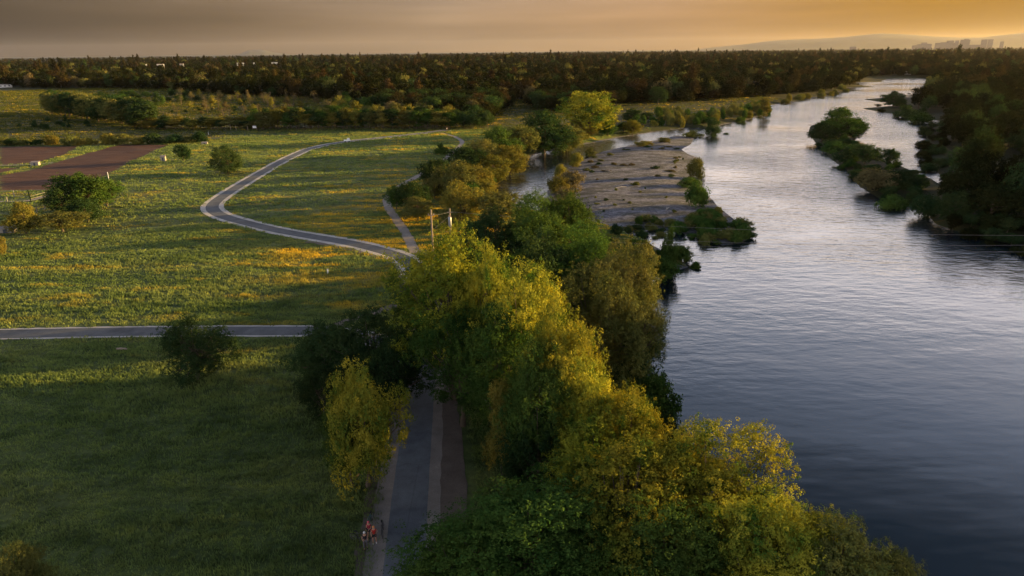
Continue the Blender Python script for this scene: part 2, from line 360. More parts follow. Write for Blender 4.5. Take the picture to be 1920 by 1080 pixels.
def grass_colour(t):
    big = cramp(t, noise(t, .035, 4, sc=(1, 2.2, 1)), [(.30, (.075, .115, .038)), (.50, (.115, .155, .055)), (.62, (.145, .175, .060)), (.75, (.18, .185, .060))])
    mid = cramp(t, noise(t, .22, 5, sc=(1, 2.6, 1)), [(.30, (.55, .60, .55)), (.5, (1, 1, 1)), (.72, (1.45, 1.35, 1.1))])
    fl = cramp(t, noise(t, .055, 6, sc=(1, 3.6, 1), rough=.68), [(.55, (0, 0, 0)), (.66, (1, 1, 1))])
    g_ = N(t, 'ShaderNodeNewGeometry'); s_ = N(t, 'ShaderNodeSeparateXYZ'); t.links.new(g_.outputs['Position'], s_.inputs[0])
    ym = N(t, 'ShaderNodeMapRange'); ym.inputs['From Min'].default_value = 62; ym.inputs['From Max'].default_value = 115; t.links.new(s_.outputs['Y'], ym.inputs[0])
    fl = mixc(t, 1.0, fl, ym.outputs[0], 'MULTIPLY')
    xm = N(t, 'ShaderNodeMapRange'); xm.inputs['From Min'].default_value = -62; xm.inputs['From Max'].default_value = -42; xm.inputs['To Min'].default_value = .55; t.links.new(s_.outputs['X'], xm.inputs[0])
    fl = mixc(t, 1.0, fl, xm.outputs[0], 'MULTIPLY')  # flower patches kept stronger in the path loop, imitating sunlit grass there
    sun_streak = cramp(t, noise(t, .06, 6, sc=(1, 4.2, 1), rough=.62), [(.49, (0, 0, 0)), (.57, (1, 1, 1))])
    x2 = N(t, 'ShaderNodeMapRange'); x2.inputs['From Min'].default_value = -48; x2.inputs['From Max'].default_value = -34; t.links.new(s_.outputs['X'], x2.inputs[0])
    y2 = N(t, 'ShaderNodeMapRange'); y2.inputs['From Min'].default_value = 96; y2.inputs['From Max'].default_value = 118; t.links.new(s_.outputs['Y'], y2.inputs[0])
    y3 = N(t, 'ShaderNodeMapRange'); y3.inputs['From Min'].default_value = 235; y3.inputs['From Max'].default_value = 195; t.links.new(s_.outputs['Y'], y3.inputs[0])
    sun_streak = mixc(t, 1.0, mixc(t, 1.0, mixc(t, 1.0, sun_streak, x2.outputs[0], 'MULTIPLY'), y2.outputs[0], 'MULTIPLY'), y3.outputs[0], 'MULTIPLY')
    fl = mixc(t, 1.0, fl, sun_streak, 'LIGHTEN')  # golden sun streaks painted into the loop's grass colour, over the flower patches
    c = mixc(t, 1.0, big, mid, 'MULTIPLY')
    fine = cramp(t, noise(t, 2.2, 3), [(.3, (.78, .78, .78)), (.7, (1.22, 1.22, 1.22))])
    c = mixc(t, 1.0, c, fine, 'MULTIPLY')
    # shade painted into the grass colour of the far-left fields and behind the hedge
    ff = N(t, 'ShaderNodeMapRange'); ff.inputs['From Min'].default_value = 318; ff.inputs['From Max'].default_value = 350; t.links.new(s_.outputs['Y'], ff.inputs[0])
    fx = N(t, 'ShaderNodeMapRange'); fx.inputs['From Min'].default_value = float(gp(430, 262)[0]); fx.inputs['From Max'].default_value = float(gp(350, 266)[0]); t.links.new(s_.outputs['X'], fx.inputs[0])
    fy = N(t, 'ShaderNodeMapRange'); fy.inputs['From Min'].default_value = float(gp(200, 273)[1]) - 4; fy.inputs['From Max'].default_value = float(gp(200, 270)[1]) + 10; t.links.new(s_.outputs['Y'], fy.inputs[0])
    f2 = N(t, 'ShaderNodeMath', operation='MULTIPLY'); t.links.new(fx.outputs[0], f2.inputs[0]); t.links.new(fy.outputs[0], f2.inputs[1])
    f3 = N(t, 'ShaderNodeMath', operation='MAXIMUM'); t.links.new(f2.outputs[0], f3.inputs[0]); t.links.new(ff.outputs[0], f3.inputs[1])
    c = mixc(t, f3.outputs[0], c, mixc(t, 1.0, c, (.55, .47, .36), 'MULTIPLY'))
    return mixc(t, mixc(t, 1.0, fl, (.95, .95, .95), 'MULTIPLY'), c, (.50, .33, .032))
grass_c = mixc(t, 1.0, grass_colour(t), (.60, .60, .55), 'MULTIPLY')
soilc = cramp(t, noise(t, .35, 8, sc=(.25, 2.2, 1), rough=.7), [(.3, (.034, .018, .012)), (.5, (.070, .034, .022)), (.7, (.115, .062, .036))])
wv = N(t, 'ShaderNodeTexWave', bands_direction='Y'); wv.inputs['Scale'].default_value = .42; wv.inputs['Distortion'].default_value = 1.5; gw = N(t, 'ShaderNodeNewGeometry'); mw = N(t, 'ShaderNodeMapping'); mw.inputs['Rotation'].default_value = (0, 0, .5)
t.links.new(gw.outputs['Position'], mw.inputs[0]); t.links.new(mw.outputs[0], wv.inputs['Vector']); soilc = mixc(t, 1.0, soilc, cramp(t, wv.outputs[1], [(.2, (.7, .7, .7)), (.8, (1.25, 1.25, 1.25))]), 'MULTIPLY')
gravc = cramp(t, noise(t, .9, 10, rough=.85), [(.36, (.032, .031, .036)), (.5, (.105, .104, .118)), (.64, (.24, .235, .25))])
gpatch = cramp(t, noise(t, .12, 6, sc=(1, 2, 1)), [(.42, (1.1, 1.1, 1.15)), (.60, (.50, .52, .42))])
gravc = mixc(t, 1.0, gravc, gpatch, 'MULTIPLY')
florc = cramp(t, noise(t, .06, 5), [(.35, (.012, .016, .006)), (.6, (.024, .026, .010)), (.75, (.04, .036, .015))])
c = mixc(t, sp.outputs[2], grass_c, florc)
c = mixc(t, sp.outputs[1], c, soilc)
gn = N(t, 'ShaderNodeMath', operation='ADD'); gn2 = N(t, 'ShaderNodeMath', operation='MULTIPLY_ADD'); L(noise(t, .5, 5), gn2.inputs[0]); gn2.inputs[1].default_value = .9; gn2.inputs[2].default_value = -.45
L(sp.outputs[0], gn.inputs[0]); L(gn2.outputs[0], gn.inputs[1])
gr = N(t, 'ShaderNodeMapRange'); gr.inputs['From Min'].default_value = .4; gr.inputs['From Max'].default_value = .6; L(gn.outputs[0], gr.inputs[0])
c = mixc(t, gr.outputs[0], c, gravc)
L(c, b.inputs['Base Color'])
bp = N(t, 'ShaderNodeBump'); bp.inputs['Strength'].default_value = .8; bp.inputs['Distance'].default_value = .14; L(noise(t, 1.7, 8, rough=.7), bp.inputs['Height']); L(bp.outputs[0], b.inputs['Normal'])
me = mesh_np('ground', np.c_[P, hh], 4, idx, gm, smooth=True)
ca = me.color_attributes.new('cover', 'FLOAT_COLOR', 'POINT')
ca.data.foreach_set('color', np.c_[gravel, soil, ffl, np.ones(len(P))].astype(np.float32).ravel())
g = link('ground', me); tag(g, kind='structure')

# ------------------------------------------------------------------ water
wm = new_mat('river_water'); t = wm.node_tree; L = t.links.new
o = N(t, 'ShaderNodeOutputMaterial'); b = N(t, 'ShaderNodeBsdfPrincipled')
b.inputs['Base Color'].default_value = (.006, .011, .016, 1); b.inputs['Roughness'].default_value = .06; b.inputs['IOR'].default_value = 1.45; b.inputs['Specular IOR Level'].default_value = .62
L(b.outputs[0], o.inputs[0])
w1 = noise(t, .50, 5, sc=(.62, 1.25, 1), rough=.55); w2 = noise(t, .10, 3, sc=(.5, 1.2, 1))
rip = cramp(t, noise(t, .018, 4, sc=(.7, 1.0, 1)), [(.35, (.25,) * 3), (.6, (1,) * 3)])
mm = N(t, 'ShaderNodeMath', operation='MULTIPLY'); L(w1, mm.inputs[0]); L(rip, mm.inputs[1])
# faster, rougher water in the shallow upstream reach
sp = N(t, 'ShaderNodeSeparateXYZ'); g_ = N(t, 'ShaderNodeNewGeometry'); L(g_.outputs['Position'], sp.inputs[0])
up = N(t, 'ShaderNodeMapRange'); up.inputs['From Min'].default_value = 60; up.inputs['From Max'].default_value = 170; up.inputs['To Min'].default_value = .025; up.inputs['To Max'].default_value = 1.0; L(sp.outputs['Y'], up.inputs[0])
mm2 = N(t, 'ShaderNodeMath', operation='MULTIPLY'); L(mm.outputs[0], mm2.inputs[0]); L(up.outputs[0], mm2.inputs[1])
ad = N(t, 'ShaderNodeMath', operation='MULTIPLY_ADD'); L(w2, ad.inputs[0]); ad.inputs[1].default_value = .22; L(mm2.outputs[0], ad.inputs[2])
bp = N(t, 'ShaderNodeBump'); bp.inputs['Strength'].default_value = 1.0; bp.inputs['Distance'].default_value = .46; L(ad.outputs[0], bp.inputs['Height']); L(bp.outputs[0], b.inputs['Normal'])
xw = np.linspace(-120, 2600, 60); yw = np.concatenate([np.linspace(-300, 600, 60), np.linspace(640, 2600, 30)])
WX, WY = np.meshgrid(xw, yw); nn = len(xw); a = (np.arange(len(yw) - 1)[:, None] * nn + np.arange(nn - 1)[None, :]).ravel()
w = link('river_water', mesh_np('river_water', np.c_[WX.ravel(), WY.ravel(), np.full(WX.size, WZ)], 4, np.c_[a, a + 1, a + nn + 1, a + nn], wm))
tag(w, kind='structure')

# ------------------------------------------------------------------ paths
def asphalt_mat(name, c, crack=True):
    m = new_mat(name); t = m.node_tree; o = N(t, 'ShaderNodeOutputMaterial'); b = N(t, 'ShaderNodeBsdfPrincipled'); b.inputs['Roughness'].default_value = .85; b.inputs['Specular IOR Level'].default_value = .25
    t.links.new(b.outputs[0], o.inputs[0])
    c1 = cramp(t, noise(t, .5, 7, rough=.7), [(.3, tuple(x * .75 for x in c)), (.7, tuple(x * 1.3 for x in c))])
    c2 = cramp(t, noise(t, 14, 3), [(.3, (.8,) * 3), (.7, (1.2,) * 3)])
    cc = mixc(t, 1.0, c1, c2, 'MULTIPLY')
    if 'asphalt' in name:      # cracks and patched areas
        vo = N(t, 'ShaderNodeTexVoronoi', feature='DISTANCE_TO_EDGE'); vo.inputs['Scale'].default_value = .13; gq = N(t, 'ShaderNodeNewGeometry'); wq = mixc(t, .9, gq.outputs['Position'], noise(t, .8, 4), 'ADD'); t.links.new(wq, vo.inputs['Vector'])
        cc = mixc(t, .35, cc, mixc(t, 1.0, cc, cramp(t, vo.outputs['Distance'], [(.002, (.5, .5, .5)), (.008, (1, 1, 1))]), 'MULTIPLY'))
        cc = mixc(t, 1.0, cc, cramp(t, noise(t, .16, 3), [(.40, (.82, .82, .84)), (.46, (1.08, 1.07, 1.05))]), 'MULTIPLY')
    t.links.new(cc, b.inputs['Base Color'])
    bp = N(t, 'ShaderNodeBump'); bp.inputs['Distance'].default_value = .01; t.links.new(noise(t, 20, 4), bp.inputs['Height']); t.links.new(bp.outputs[0], b.inputs['Normal'])
    return m
M['asphalt'] = asphalt_mat('asphalt', (.066, .072, .083)); M['shoulder'] = asphalt_mat('crushed_stone', (.36, .335, .31)); M['dirt'] = asphalt_mat('dirt', (.11, .085, .068))
M['dirt2'] = asphalt_mat('pale_dirt', (.20, .172, .15)); M['paint'] = simple('road_paint', (.78, .78, .74), .7, noise=.35, nscale=4); M['paint_y'] = simple('yellow_paint', (.30, .27, .17), .8, noise=.4, nscale=3)
def ribbon(name, line, w0, w1, z, mat, jag=0.0, seed=1):
    """w0..w1 are offsets to the left (-) and right (+) of the line"""
    r = np.random.default_rng(seed); n = len(line)
    tng = np.gradient(line, axis=0); tng /= np.linalg.norm(tng, axis=1)[:, None]; nr = np.c_[tng[:, 1], -tng[:, 0]]
    j0 = (r.random(n) - .5) * jag; j1 = (r.random(n) - .5) * jag
    A = line + nr * (w0 + j0)[:, None] if np.ndim(w0) else line + nr * (np.full(n, w0) + j0)[:, None]
    B = line + nr * (w1 + j1)[:, None] if np.ndim(w1) else line + nr * (np.full(n, w1) + j1)[:, None]
    K = 3; rows = [A + (B - A) * k / K for k in range(K + 1)]
    V = []; 
    for row in rows: V.append(np.c_[row, np.full(n, z) + np.maximum(ground_z(row[:, 0], row[:, 1]), 0)])
    V = np.vstack(V); a = np.arange(n - 1); idx = np.vstack([np.c_[a + k * n, a + 1 + k * n, a + 1 + (k + 1) * n, a + (k + 1) * n] for k in range(K)])
    me = mesh_np(name, V, 4, idx, mat); ob = link(name, me); return ob
tag(ribbon('dirt_track', PATH_MAIN[:90], -3.6, -1.3, .030, M['dirt'], .5, 2), kind='structure')
tag(ribbon('path_verge', PATH_MAIN[:52], -2.9, 2.5, .036, M['dirt2'], .2, 3), kind='structure')
tag(ribbon('path_verge', PATH_MAIN[50:], -2.6, 2.6, .038, M['shoulder'], .2, 33), kind='structure')
M['asphalt_old'] = asphalt_mat('worn_asphalt', (.105, .114, .128))
tag(ribbon('path', PATH_MAIN[:56], -1.5, 1.5, .042, M['asphalt_old'], .04, 4), kind='structure')
tag(ribbon('path', PATH_MAIN[55:], -1.5, 1.5, .0425, M['asphalt'], .04, 34), kind='structure')
tag(ribbon('path_verge', PATH_SIDE, -1.95, 1.95, .034, M['shoulder'], .2, 5), kind='structure')
tag(ribbon('path', PATH_SIDE, -1.5, 1.5, .040, M['asphalt'], .04, 6), kind='structure')
tag(ribbon('dirt_path', TRAIL, -1.0, 1.0, .046, M['dirt2'], .25, 7), kind='structure')
tag(ribbon('dirt_path', DIRT_R, -1.9, 1.1, .026, M['dirt'], .4, 8), kind='structure')
tag(ribbon('dirt_path', DIRT_J, -.8, .8, .030, M['dirt'], .3, 9), kind='structure')
def dashes(line, start, end, dash, gap, wd, z, mat, name):
    seg = np.r_[0, np.cumsum(np.linalg.norm(np.diff(line, axis=0), axis=1))]; s = start; V = []; I = []
    while s + dash < min(end, seg[-1]):
        k = max(2, int(dash / .6) + 1); tt = np.linspace(s, s + dash, k); X = np.interp(tt, seg, line[:, 0]); Y = np.interp(tt, seg, line[:, 1])
        pt = np.c_[X, Y]; tg = np.gradient(pt, axis=0); tg /= np.linalg.norm(tg, axis=1)[:, None]; nr = np.c_[tg[:, 1], -tg[:, 0]]
        b0 = len(V) * 1; base = sum(len(v) for v in V)
        V.append(np.c_[pt + nr * wd / 2, np.full(k, z)]); V.append(np.c_[pt - nr * wd / 2, np.full(k, z)])
        a = np.arange(k - 1); I.append(np.c_[base + a, base + a + 1, base + k + a + 1, base + k + a]); s += dash + gap
    o = link(name, mesh_np(name, np.vstack(V), 4, np.vstack(I), mat)); tag(o, kind='structure')
dashes(PATH_SIDE, 0, 500, 1.1, 1.9, .16, .048, M['paint'], 'path_markings')
dashes(PATH_MAIN, 60, 215, 1.0, 2.4, .14, .050, M['paint'], 'path_markings')
dashes(PATH_MAIN, 74, 118, 6, 0.02, .14, .052, M['paint'], 'path_markings')
dashes(PATH_MAIN, 12, 32, 5, .01, .12, .050, M['paint_y'], 'path_markings')

# ------------------------------------------------------------------ foliage builders
def leaves(C, Nrm, size, r, aspect=.62):
    n = len(C); Nrm = Nrm / np.linalg.norm(Nrm, axis=1)[:, None]
    T = np.cross(Nrm, r.normal(size=(n, 3))); T /= np.linalg.norm(T, axis=1)[:, None]; B = np.cross(Nrm, T)
    s = size * (.65 + .7 * r.random(n))[:, None]; k = .22 * s
    V = np.stack([C - T * s * .5, C + B * s * .5 * aspect - Nrm * k * .5, C + T * s * .5, C - B * s * .5 * aspect + Nrm * k * .2], 1).reshape(-1, 3)
    return V
def crown_mesh(name, seed, Rr, z0, z1, nlobe, ncl, nlf, rc, ls, mat, shape='round', droop=0.0, inner=.12, lobe=1.15):
    r = np.random.default_rng(seed)
    Hc = (z1 - z0) / 2; zc = (z0 + z1) / 2
    u = r.normal(size=(nlobe, 3)); u /= np.linalg.norm(u, axis=1)[:, None]; rad = r.random(nlobe) ** .4 * .72
    LC = u * rad[:, None] * np.array([Rr, Rr, Hc]); LC[:, 2] += zc
    LR = (0.22 + .24 * r.random(nlobe)) * min(Rr, Hc) * lobe
    if shape == 'dome':
        LC[:, 2] = z0 + (LC[:, 2] - z0) * .85 + .1 * Hc; 
    if shape == 'tall':
        f = (LC[:, 2] - z0) / (z1 - z0); k = np.interp(f, [0, .3, 1], [.75, 1, .35]); LC[:, 0] *= k; LC[:, 1] *= k; LR *= np.interp(f, [0, .3, 1], [.9, 1, .6])
    LC[0] = (0, 0, zc + Hc * .45); LC[1] = (r.normal() * .1 * Rr, r.normal() * .1 * Rr, zc)
    LR[1] = min(Rr, Hc) * .5
    # clusters on lobe surfaces
    w = LR ** 2; li = r.choice(nlobe, ncl, p=w / w.sum()); d = r.normal(size=(ncl, 3)); d[:, 2] += .25; d /= np.linalg.norm(d, axis=1)[:, None]
    bumpy = 1 + .16 * np.sin(d[:, 0] * 7 + li) * np.cos(d[:, 1] * 6 + 2 * li)
    CP = LC[li] + d * (LR[li] * bumpy * (.78 + .30 * r.random(ncl)))[:, None]
    dist = np.linalg.norm(CP[:, None, :] - LC[None], axis=2) / LR[None]; dist[np.arange(ncl), li] = 9
    keep = dist.min(1) > .72; CP = CP[keep]; d = d[keep]
    keep = CP[:, 2] > z0 - .1 * Hc; CP = CP[keep]; d = d[keep]
    out = CP - np.array([0, 0, zc]); out /= np.linalg.norm(out, axis=1)[:, None] + 1e-6
    d = d * .6 + out * .5; m = len(CP)
    # leaves round each cluster: on a small shell, elongated outwards and upwards
    q = r.normal(size=(m, nlf, 3)); q /= np.linalg.norm(q, axis=2)[..., None]; cs = rc * (.55 + .9 * r.random(m))[:, None, None]
    off = q * cs * (.45 + .55 * r.random((m, nlf, 1))); off += d[:, None, :] * cs * .55 * r.random((m, nlf, 1)) ; off[..., 2] += cs[..., 0] * .2 * r.random((m, nlf)) - droop * cs[..., 0] * r.random((m, nlf)) * 2
    C = (CP[:, None, :] + off).reshape(-1, 3); Nn = (q * .7 + d[:, None, :] * .55 + r.normal(size=q.shape) * .35).reshape(-1, 3)
    Nn[:, 2] += .15
    # a few larger leaves inside keep the sky from showing through the core
    ni = int(inner * len(C)); ii = r.choice(nlobe, ni, p=w / w.sum()); e = r.normal(size=(ni, 3)); e /= np.linalg.norm(e, axis=1)[:, None]
    Ci = LC[ii] + e * (LR[ii] * .62 * r.random(ni) ** .4)[:, None]
    # make the foliage fill its nominal width and height
    q1 = np.percentile(C[:, 2], 98.5); kz = (z1 - z0) / (q1 - z0); q2 = np.percentile(np.hypot(C[:, 0], C[:, 1]), 93); kr = Rr / q2
    for A_ in (C, Ci, LC): A_[:, 2] = z0 + (A_[:, 2] - z0) * kz; A_[:, :2] *= kr
    V = np.vstack([leaves(C, Nn, ls, r), leaves(Ci, r.normal(size=(ni, 3)), ls * 2.2, r)])
    return mesh_np(name, V, 4, np.arange(len(V)), mat), LC, LR
def bough_crown(name, seed, Rr, z0, z1, nlobe, nbough, nflor, nlf, rb, rfl, ls, gap=.30, top=.25):
    """limbs > boughs > leafy twigs > leaves, with openings between the boughs"""
    r = np.random.default_rng(seed); Hc = (z1 - z0) / 2; zc = (z0 + z1) / 2
    u = r.normal(size=(nlobe, 3)); u /= np.linalg.norm(u, axis=1)[:, None]; rad = .30 + .45 * r.random(nlobe)
    LC = u * rad[:, None] * np.array([Rr, Rr, Hc]); LC[:, 2] = zc + LC[:, 2]; LR = (.20 + .16 * r.random(nlobe)) * min(Rr, Hc)
    LC[0] = (.1 * Rr, 0, zc + Hc * .62); LC[1] = (0, 0, zc + .1 * Hc); LR[1] = .42 * min(Rr, Hc)
    w = LR ** 2; nb = nlobe * nbough; li = r.choice(nlobe, nb, p=w / w.sum())
    d = r.normal(size=(nb, 3)); d[:, 2] += .35; d /= np.linalg.norm(d, axis=1)[:, None]
    BC = LC[li] + d * (LR[li] * (.85 + .45 * r.random(nb)))[:, None]
    dist = np.linalg.norm(BC[:, None] - LC[None], axis=2) / LR[None]; dist[np.arange(nb), li] = 9
    k = (dist.min(1) > .75) & (BC[:, 2] > z0); BC = BC[k]; d = d[k]
    k = r.random(len(BC)) > gap * .5; BC = BC[k]; d = d[k]; nb = len(BC)
    BR = rb * (.55 + .9 * r.random(nb)); out = BC - np.array([0, 0, zc]); out /= np.linalg.norm(out, axis=1)[:, None]; d = d * .5 + out * .6 + np.array([0, 0, top]); d /= np.linalg.norm(d, axis=1)[:, None]
    e = r.normal(size=(nb, nflor, 3)) + d[:, None] * .9; e /= np.linalg.norm(e, axis=2)[..., None]
    ext = 1 + .9 * (r.random((nb, nflor, 1)) ** 5)             # a few twigs reach out beyond the rest
    FC = (BC[:, None] + e * BR[:, None, None] * ext * np.array([1, 1, .85])).reshape(-1, 3); FD = e.reshape(-1, 3); nf = len(FC)
    FR = rfl * (.6 + .8 * r.random(nf))
    q = r.normal(size=(nf, nlf, 3)); q /= np.linalg.norm(q, axis=2)[..., None]; q += FD[:, None] * .55
    C = (FC[:, None] + q * (FR[:, None, None]) * (.55 + .45 * r.random((nf, nlf, 1)))).reshape(-1, 3)
    Nn = (q * .9 + FD[:, None] * .25 + r.normal(size=q.shape) * .25).reshape(-1, 3)
    ni = int(.10 * len(C)); ii = r.integers(0, nb, ni); g = r.normal(size=(ni, 3)); g /= np.linalg.norm(g, axis=1)[:, None]; Ci = BC[ii] + g * (BR[ii] * .7 * r.random(ni) ** .5)[:, None]
    q1 = np.percentile(C[:, 2], 98.5); kz = (z1 - z0) / (q1 - z0); q2 = np.percentile(np.hypot(C[:, 0], C[:, 1]), 93); kr = Rr / q2
    for A_ in (C, Ci, LC, BC): A_[:, 2] = z0 + (A_[:, 2] - z0) * kz; A_[:, :2] *= kr
    V = np.vstack([leaves(C, Nn, ls, r), leaves(Ci, r.normal(size=(ni, 3)), ls * 1.9, r)])
    return mesh_np(name, V, 4, np.arange(len(V)), None), LC, BC[r.permutation(nb)[:60]]
def bough_proto(key, seed, Rr, z0, h, nlobe, nbough, nflor, nlf, rb, rfl, ls, r0=.32, **kw):
    cm_, LC, BC = bough_crown('crown', seed, Rr, z0, h, nlobe, nbough, nflor, nlf, rb, rfl, ls, **kw)
    tm_ = trunk_mesh('trunk', seed, np.vstack([LC, BC]), None, max(z0, 1.5), r0, h, M['bark'], nl=nlobe + 40)
    PROTO[key] = (cm_, tm_, Rr, h)
def trunk_mesh(name, seed, LC, LR, z0, r0, h, mat, nl=9):
    r = random.Random(seed); mb = MB(); top = Vector((r.uniform(-.3, .3), r.uniform(-.3, .3), z0 + (h - z0) * .6))
    mid = Vector((r.uniform(-.25, .25), r.uniform(-.25, .25), z0 * .55))
    pts = [Vector((0, 0, -.6)), Vector((0, 0, .25)), mid, Vector((mid.x * .5 + top.x * .5, mid.y * .5 + top.y * .5, z0 * 1.15)), top]
    mb.tube(pts, [r0 * 1.5, r0 * 1.1, r0 * .85, r0 * .65, r0 * .18], 8)
    for i in range(min(nl, len(LC))):
        e = Vector(LC[i]); k = r.uniform(.35, 1.0); s = pts[2].lerp(pts[4], k * .8) ; m1 = s.lerp(e, .5) + Vector((0, 0, -.12 * (e - s).length))
        mb.tube([s, m1, e], [r0 * .36, r0 * .24, r0 * .07], 6, cap=False)
    me = bpy.data.meshes.new(name); me.from_pydata(mb.v, [], mb.f); me.materials.append(mat); me.polygons.foreach_set('use_smooth', [True] * len(me.polygons)); return me
# prototypes: nominal crown radius 5, height 15
PROTO = {}
def proto(key, seed, Rr, z0, h, nlobe, ncl, nlf, rc, ls, r0=.32, **kw):
    cm_, LC, LR = crown_mesh('crown', seed, Rr, z0, h, nlobe, ncl, nlf, rc, ls, None, **kw)
    tm_ = trunk_mesh('trunk', seed, LC, LR, z0, r0, h, M['bark'])
    PROTO[key] = (cm_, tm_, Rr, h)
# near trees: fine leaves
for i in range(4): bough_proto(f'near{i}', 11 + i, 5, 1.8 + .6 * (i % 2), 15, 19 + i, 12, 21, 22, .92, .26, .132, gap=.35)
for i in range(4): bough_proto(f'low{i}', 21 + i, 5, .02, 11, 16 + i, 14, 11, 10, .85, .34, .27, r0=.28, gap=.1)
bough_proto('neardark0', 31, 5, .05, 9, 20, 14, 15, 13, .74, .27, .16, r0=.3, gap=.1); bough_proto('neardark1', 32, 5, .05, 9, 18, 14, 16, 13, .78, .27, .16, r0=.3, gap=.15)
proto('slim', 41, 2.6, 1.0, 11, 22, 1200, 26, .32, .15, r0=.14, shape='tall')
for i in range(4): proto(f'mid{i}', 51 + i, 5, .3, 10, 18 + 2 * i, 520, 16, .62, .40, r0=.28)
for i in range(2): proto(f'tallmid{i}', 61 + i, 2.4, .8, 11, 16, 300, 12, .5, .38, r0=.14, shape='tall')
for i in range(4): proto(f'far{i}', 71 + i, 5, .5, 10, 13, 230, 10, .85, .75, r0=.3)
for i in range(2): proto(f'fartall{i}', 81 + i, 3.4, .8, 14, 12, 170, 9, .8, .75, r0=.2, shape='tall')
# bushes: foliage down to the ground
for i in range(3):
    cm_, LC, LR = crown_mesh('bush', 91 + i, 2.2, -.5, 2.7, 12, 420, 14, .3, .2, None); PROTO[f'bush{i}'] = (cm_, None, 2.2, 2.9)
for i in range(2):
    cm_, LC, LR = crown_mesh('bush', 95 + i, 1.0, -.3, 1.1, 9, 110, 8, .22, .2, None); PROTO[f'tuft{i}'] = (cm_, None, 1.0, 1.2)
# bare, hazy-twigged trees of the dry flat
def twig_mesh(seed):
    r = random.Random(seed); mb = MB()
    mb.tube([(0, 0, -.3), (0, 0, 2.2), (.1, 0, 5.2)], [.16, .12, .05], 5)
    for i in range(16):
        z = r.uniform(1.0, 4.6); a = r.uniform(0, 6.28); l = r.uniform(.8, 1.9)
        mb.tube([(0, 0, z), (math.cos(a) * l * .5, math.sin(a) * l * .5, z + l * .6), (math.cos(a) * l * .8, math.sin(a) * l * .8, z + l * 1.4)], [.05, .03, .01], 3, cap=False)
    me = bpy.data.meshes.new('trunk'); me.from_pydata(mb.v, [], mb.f); me.materials.append(M['bark']); return me
cm_, LC, LR = crown_mesh('crown', 99, 1.9, 1.2, 6.5, 14, 170, 7, .4, .16, None, shape='tall', inner=0); PROTO['bare'] = (cm_, twig_mesh(5), 1.9, 6.5)

_mc = {}
def tinted(me, mat):
    k = (me.name, mat)
    if k not in _mc:
        c = me.copy(); c.materials.clear(); c.materials.append(M[mat]); _mc[k] = c
    return _mc[k]
occupied = []
def tree_at(x, y, key, w, h, mat, label, cat='tree', group=None, name=None, rz=None, z=None):
    """tree with crown width w and height h standing at ground point x, y"""
    cm_, tm_, Rr, hh_ = PROTO[key]; z = float(ground_z(x, y)) if z is None else z; label = relabel(label, mat, x, y) if '{' in label else label
    rz = random.uniform(0, 6.28) if rz is None else rz
    if tm_ is None:
        o = link(name or 'bush', tinted(cm_, mat), None, (x, y, z)); tag(o, label, cat, group)
    else:
        o = empty(name or 'broadleaf_tree', (x, y, z), label=label, cat=cat, group=group)
        link('crown', tinted(cm_, mat), o); link('trunk', tm_, o)
    s = w / (2 * Rr); o.scale = (s * random.uniform(.93, 1.07), s * random.uniform(.93, 1.07), h / hh_); o.rotation_euler = (0, 0, rz)
    occupied.append((x, y, w)); return o
def tree_px(u, vtop, wpx, h, key, mat, label, cat='tree', **kw):
    """crown-top pixel + real height -> where the tree stands"""
    x, y = gp(u, vtop, h * .985); w = wpx * depth(x, y, h * .7) / F
    return tree_at(x, y, key, w, h, mat, label, cat, z=max(float(ground_z(x, y)), -.7), **kw)
def tree_base(u, vtop, vbase, wpx, key, mat, label, cat='tree', z=0.0, **kw):
    x, y = gp(u, vbase, z); D = math.hypot(x, y); vtop = vtop + (vbase - vtop) * (.12 if u > 1500 else 0)
    d = RM @ np.array([(u - 960) / F, (540 - vtop) / F, -1.0]); tt = D / math.hypot(d[0], d[1]); h = H + d[2] * tt - z
    w = wpx * depth(x, y, h * .6) / F
    return tree_at(x, y, key, w, max(h, .5), mat, label, cat, **kw)

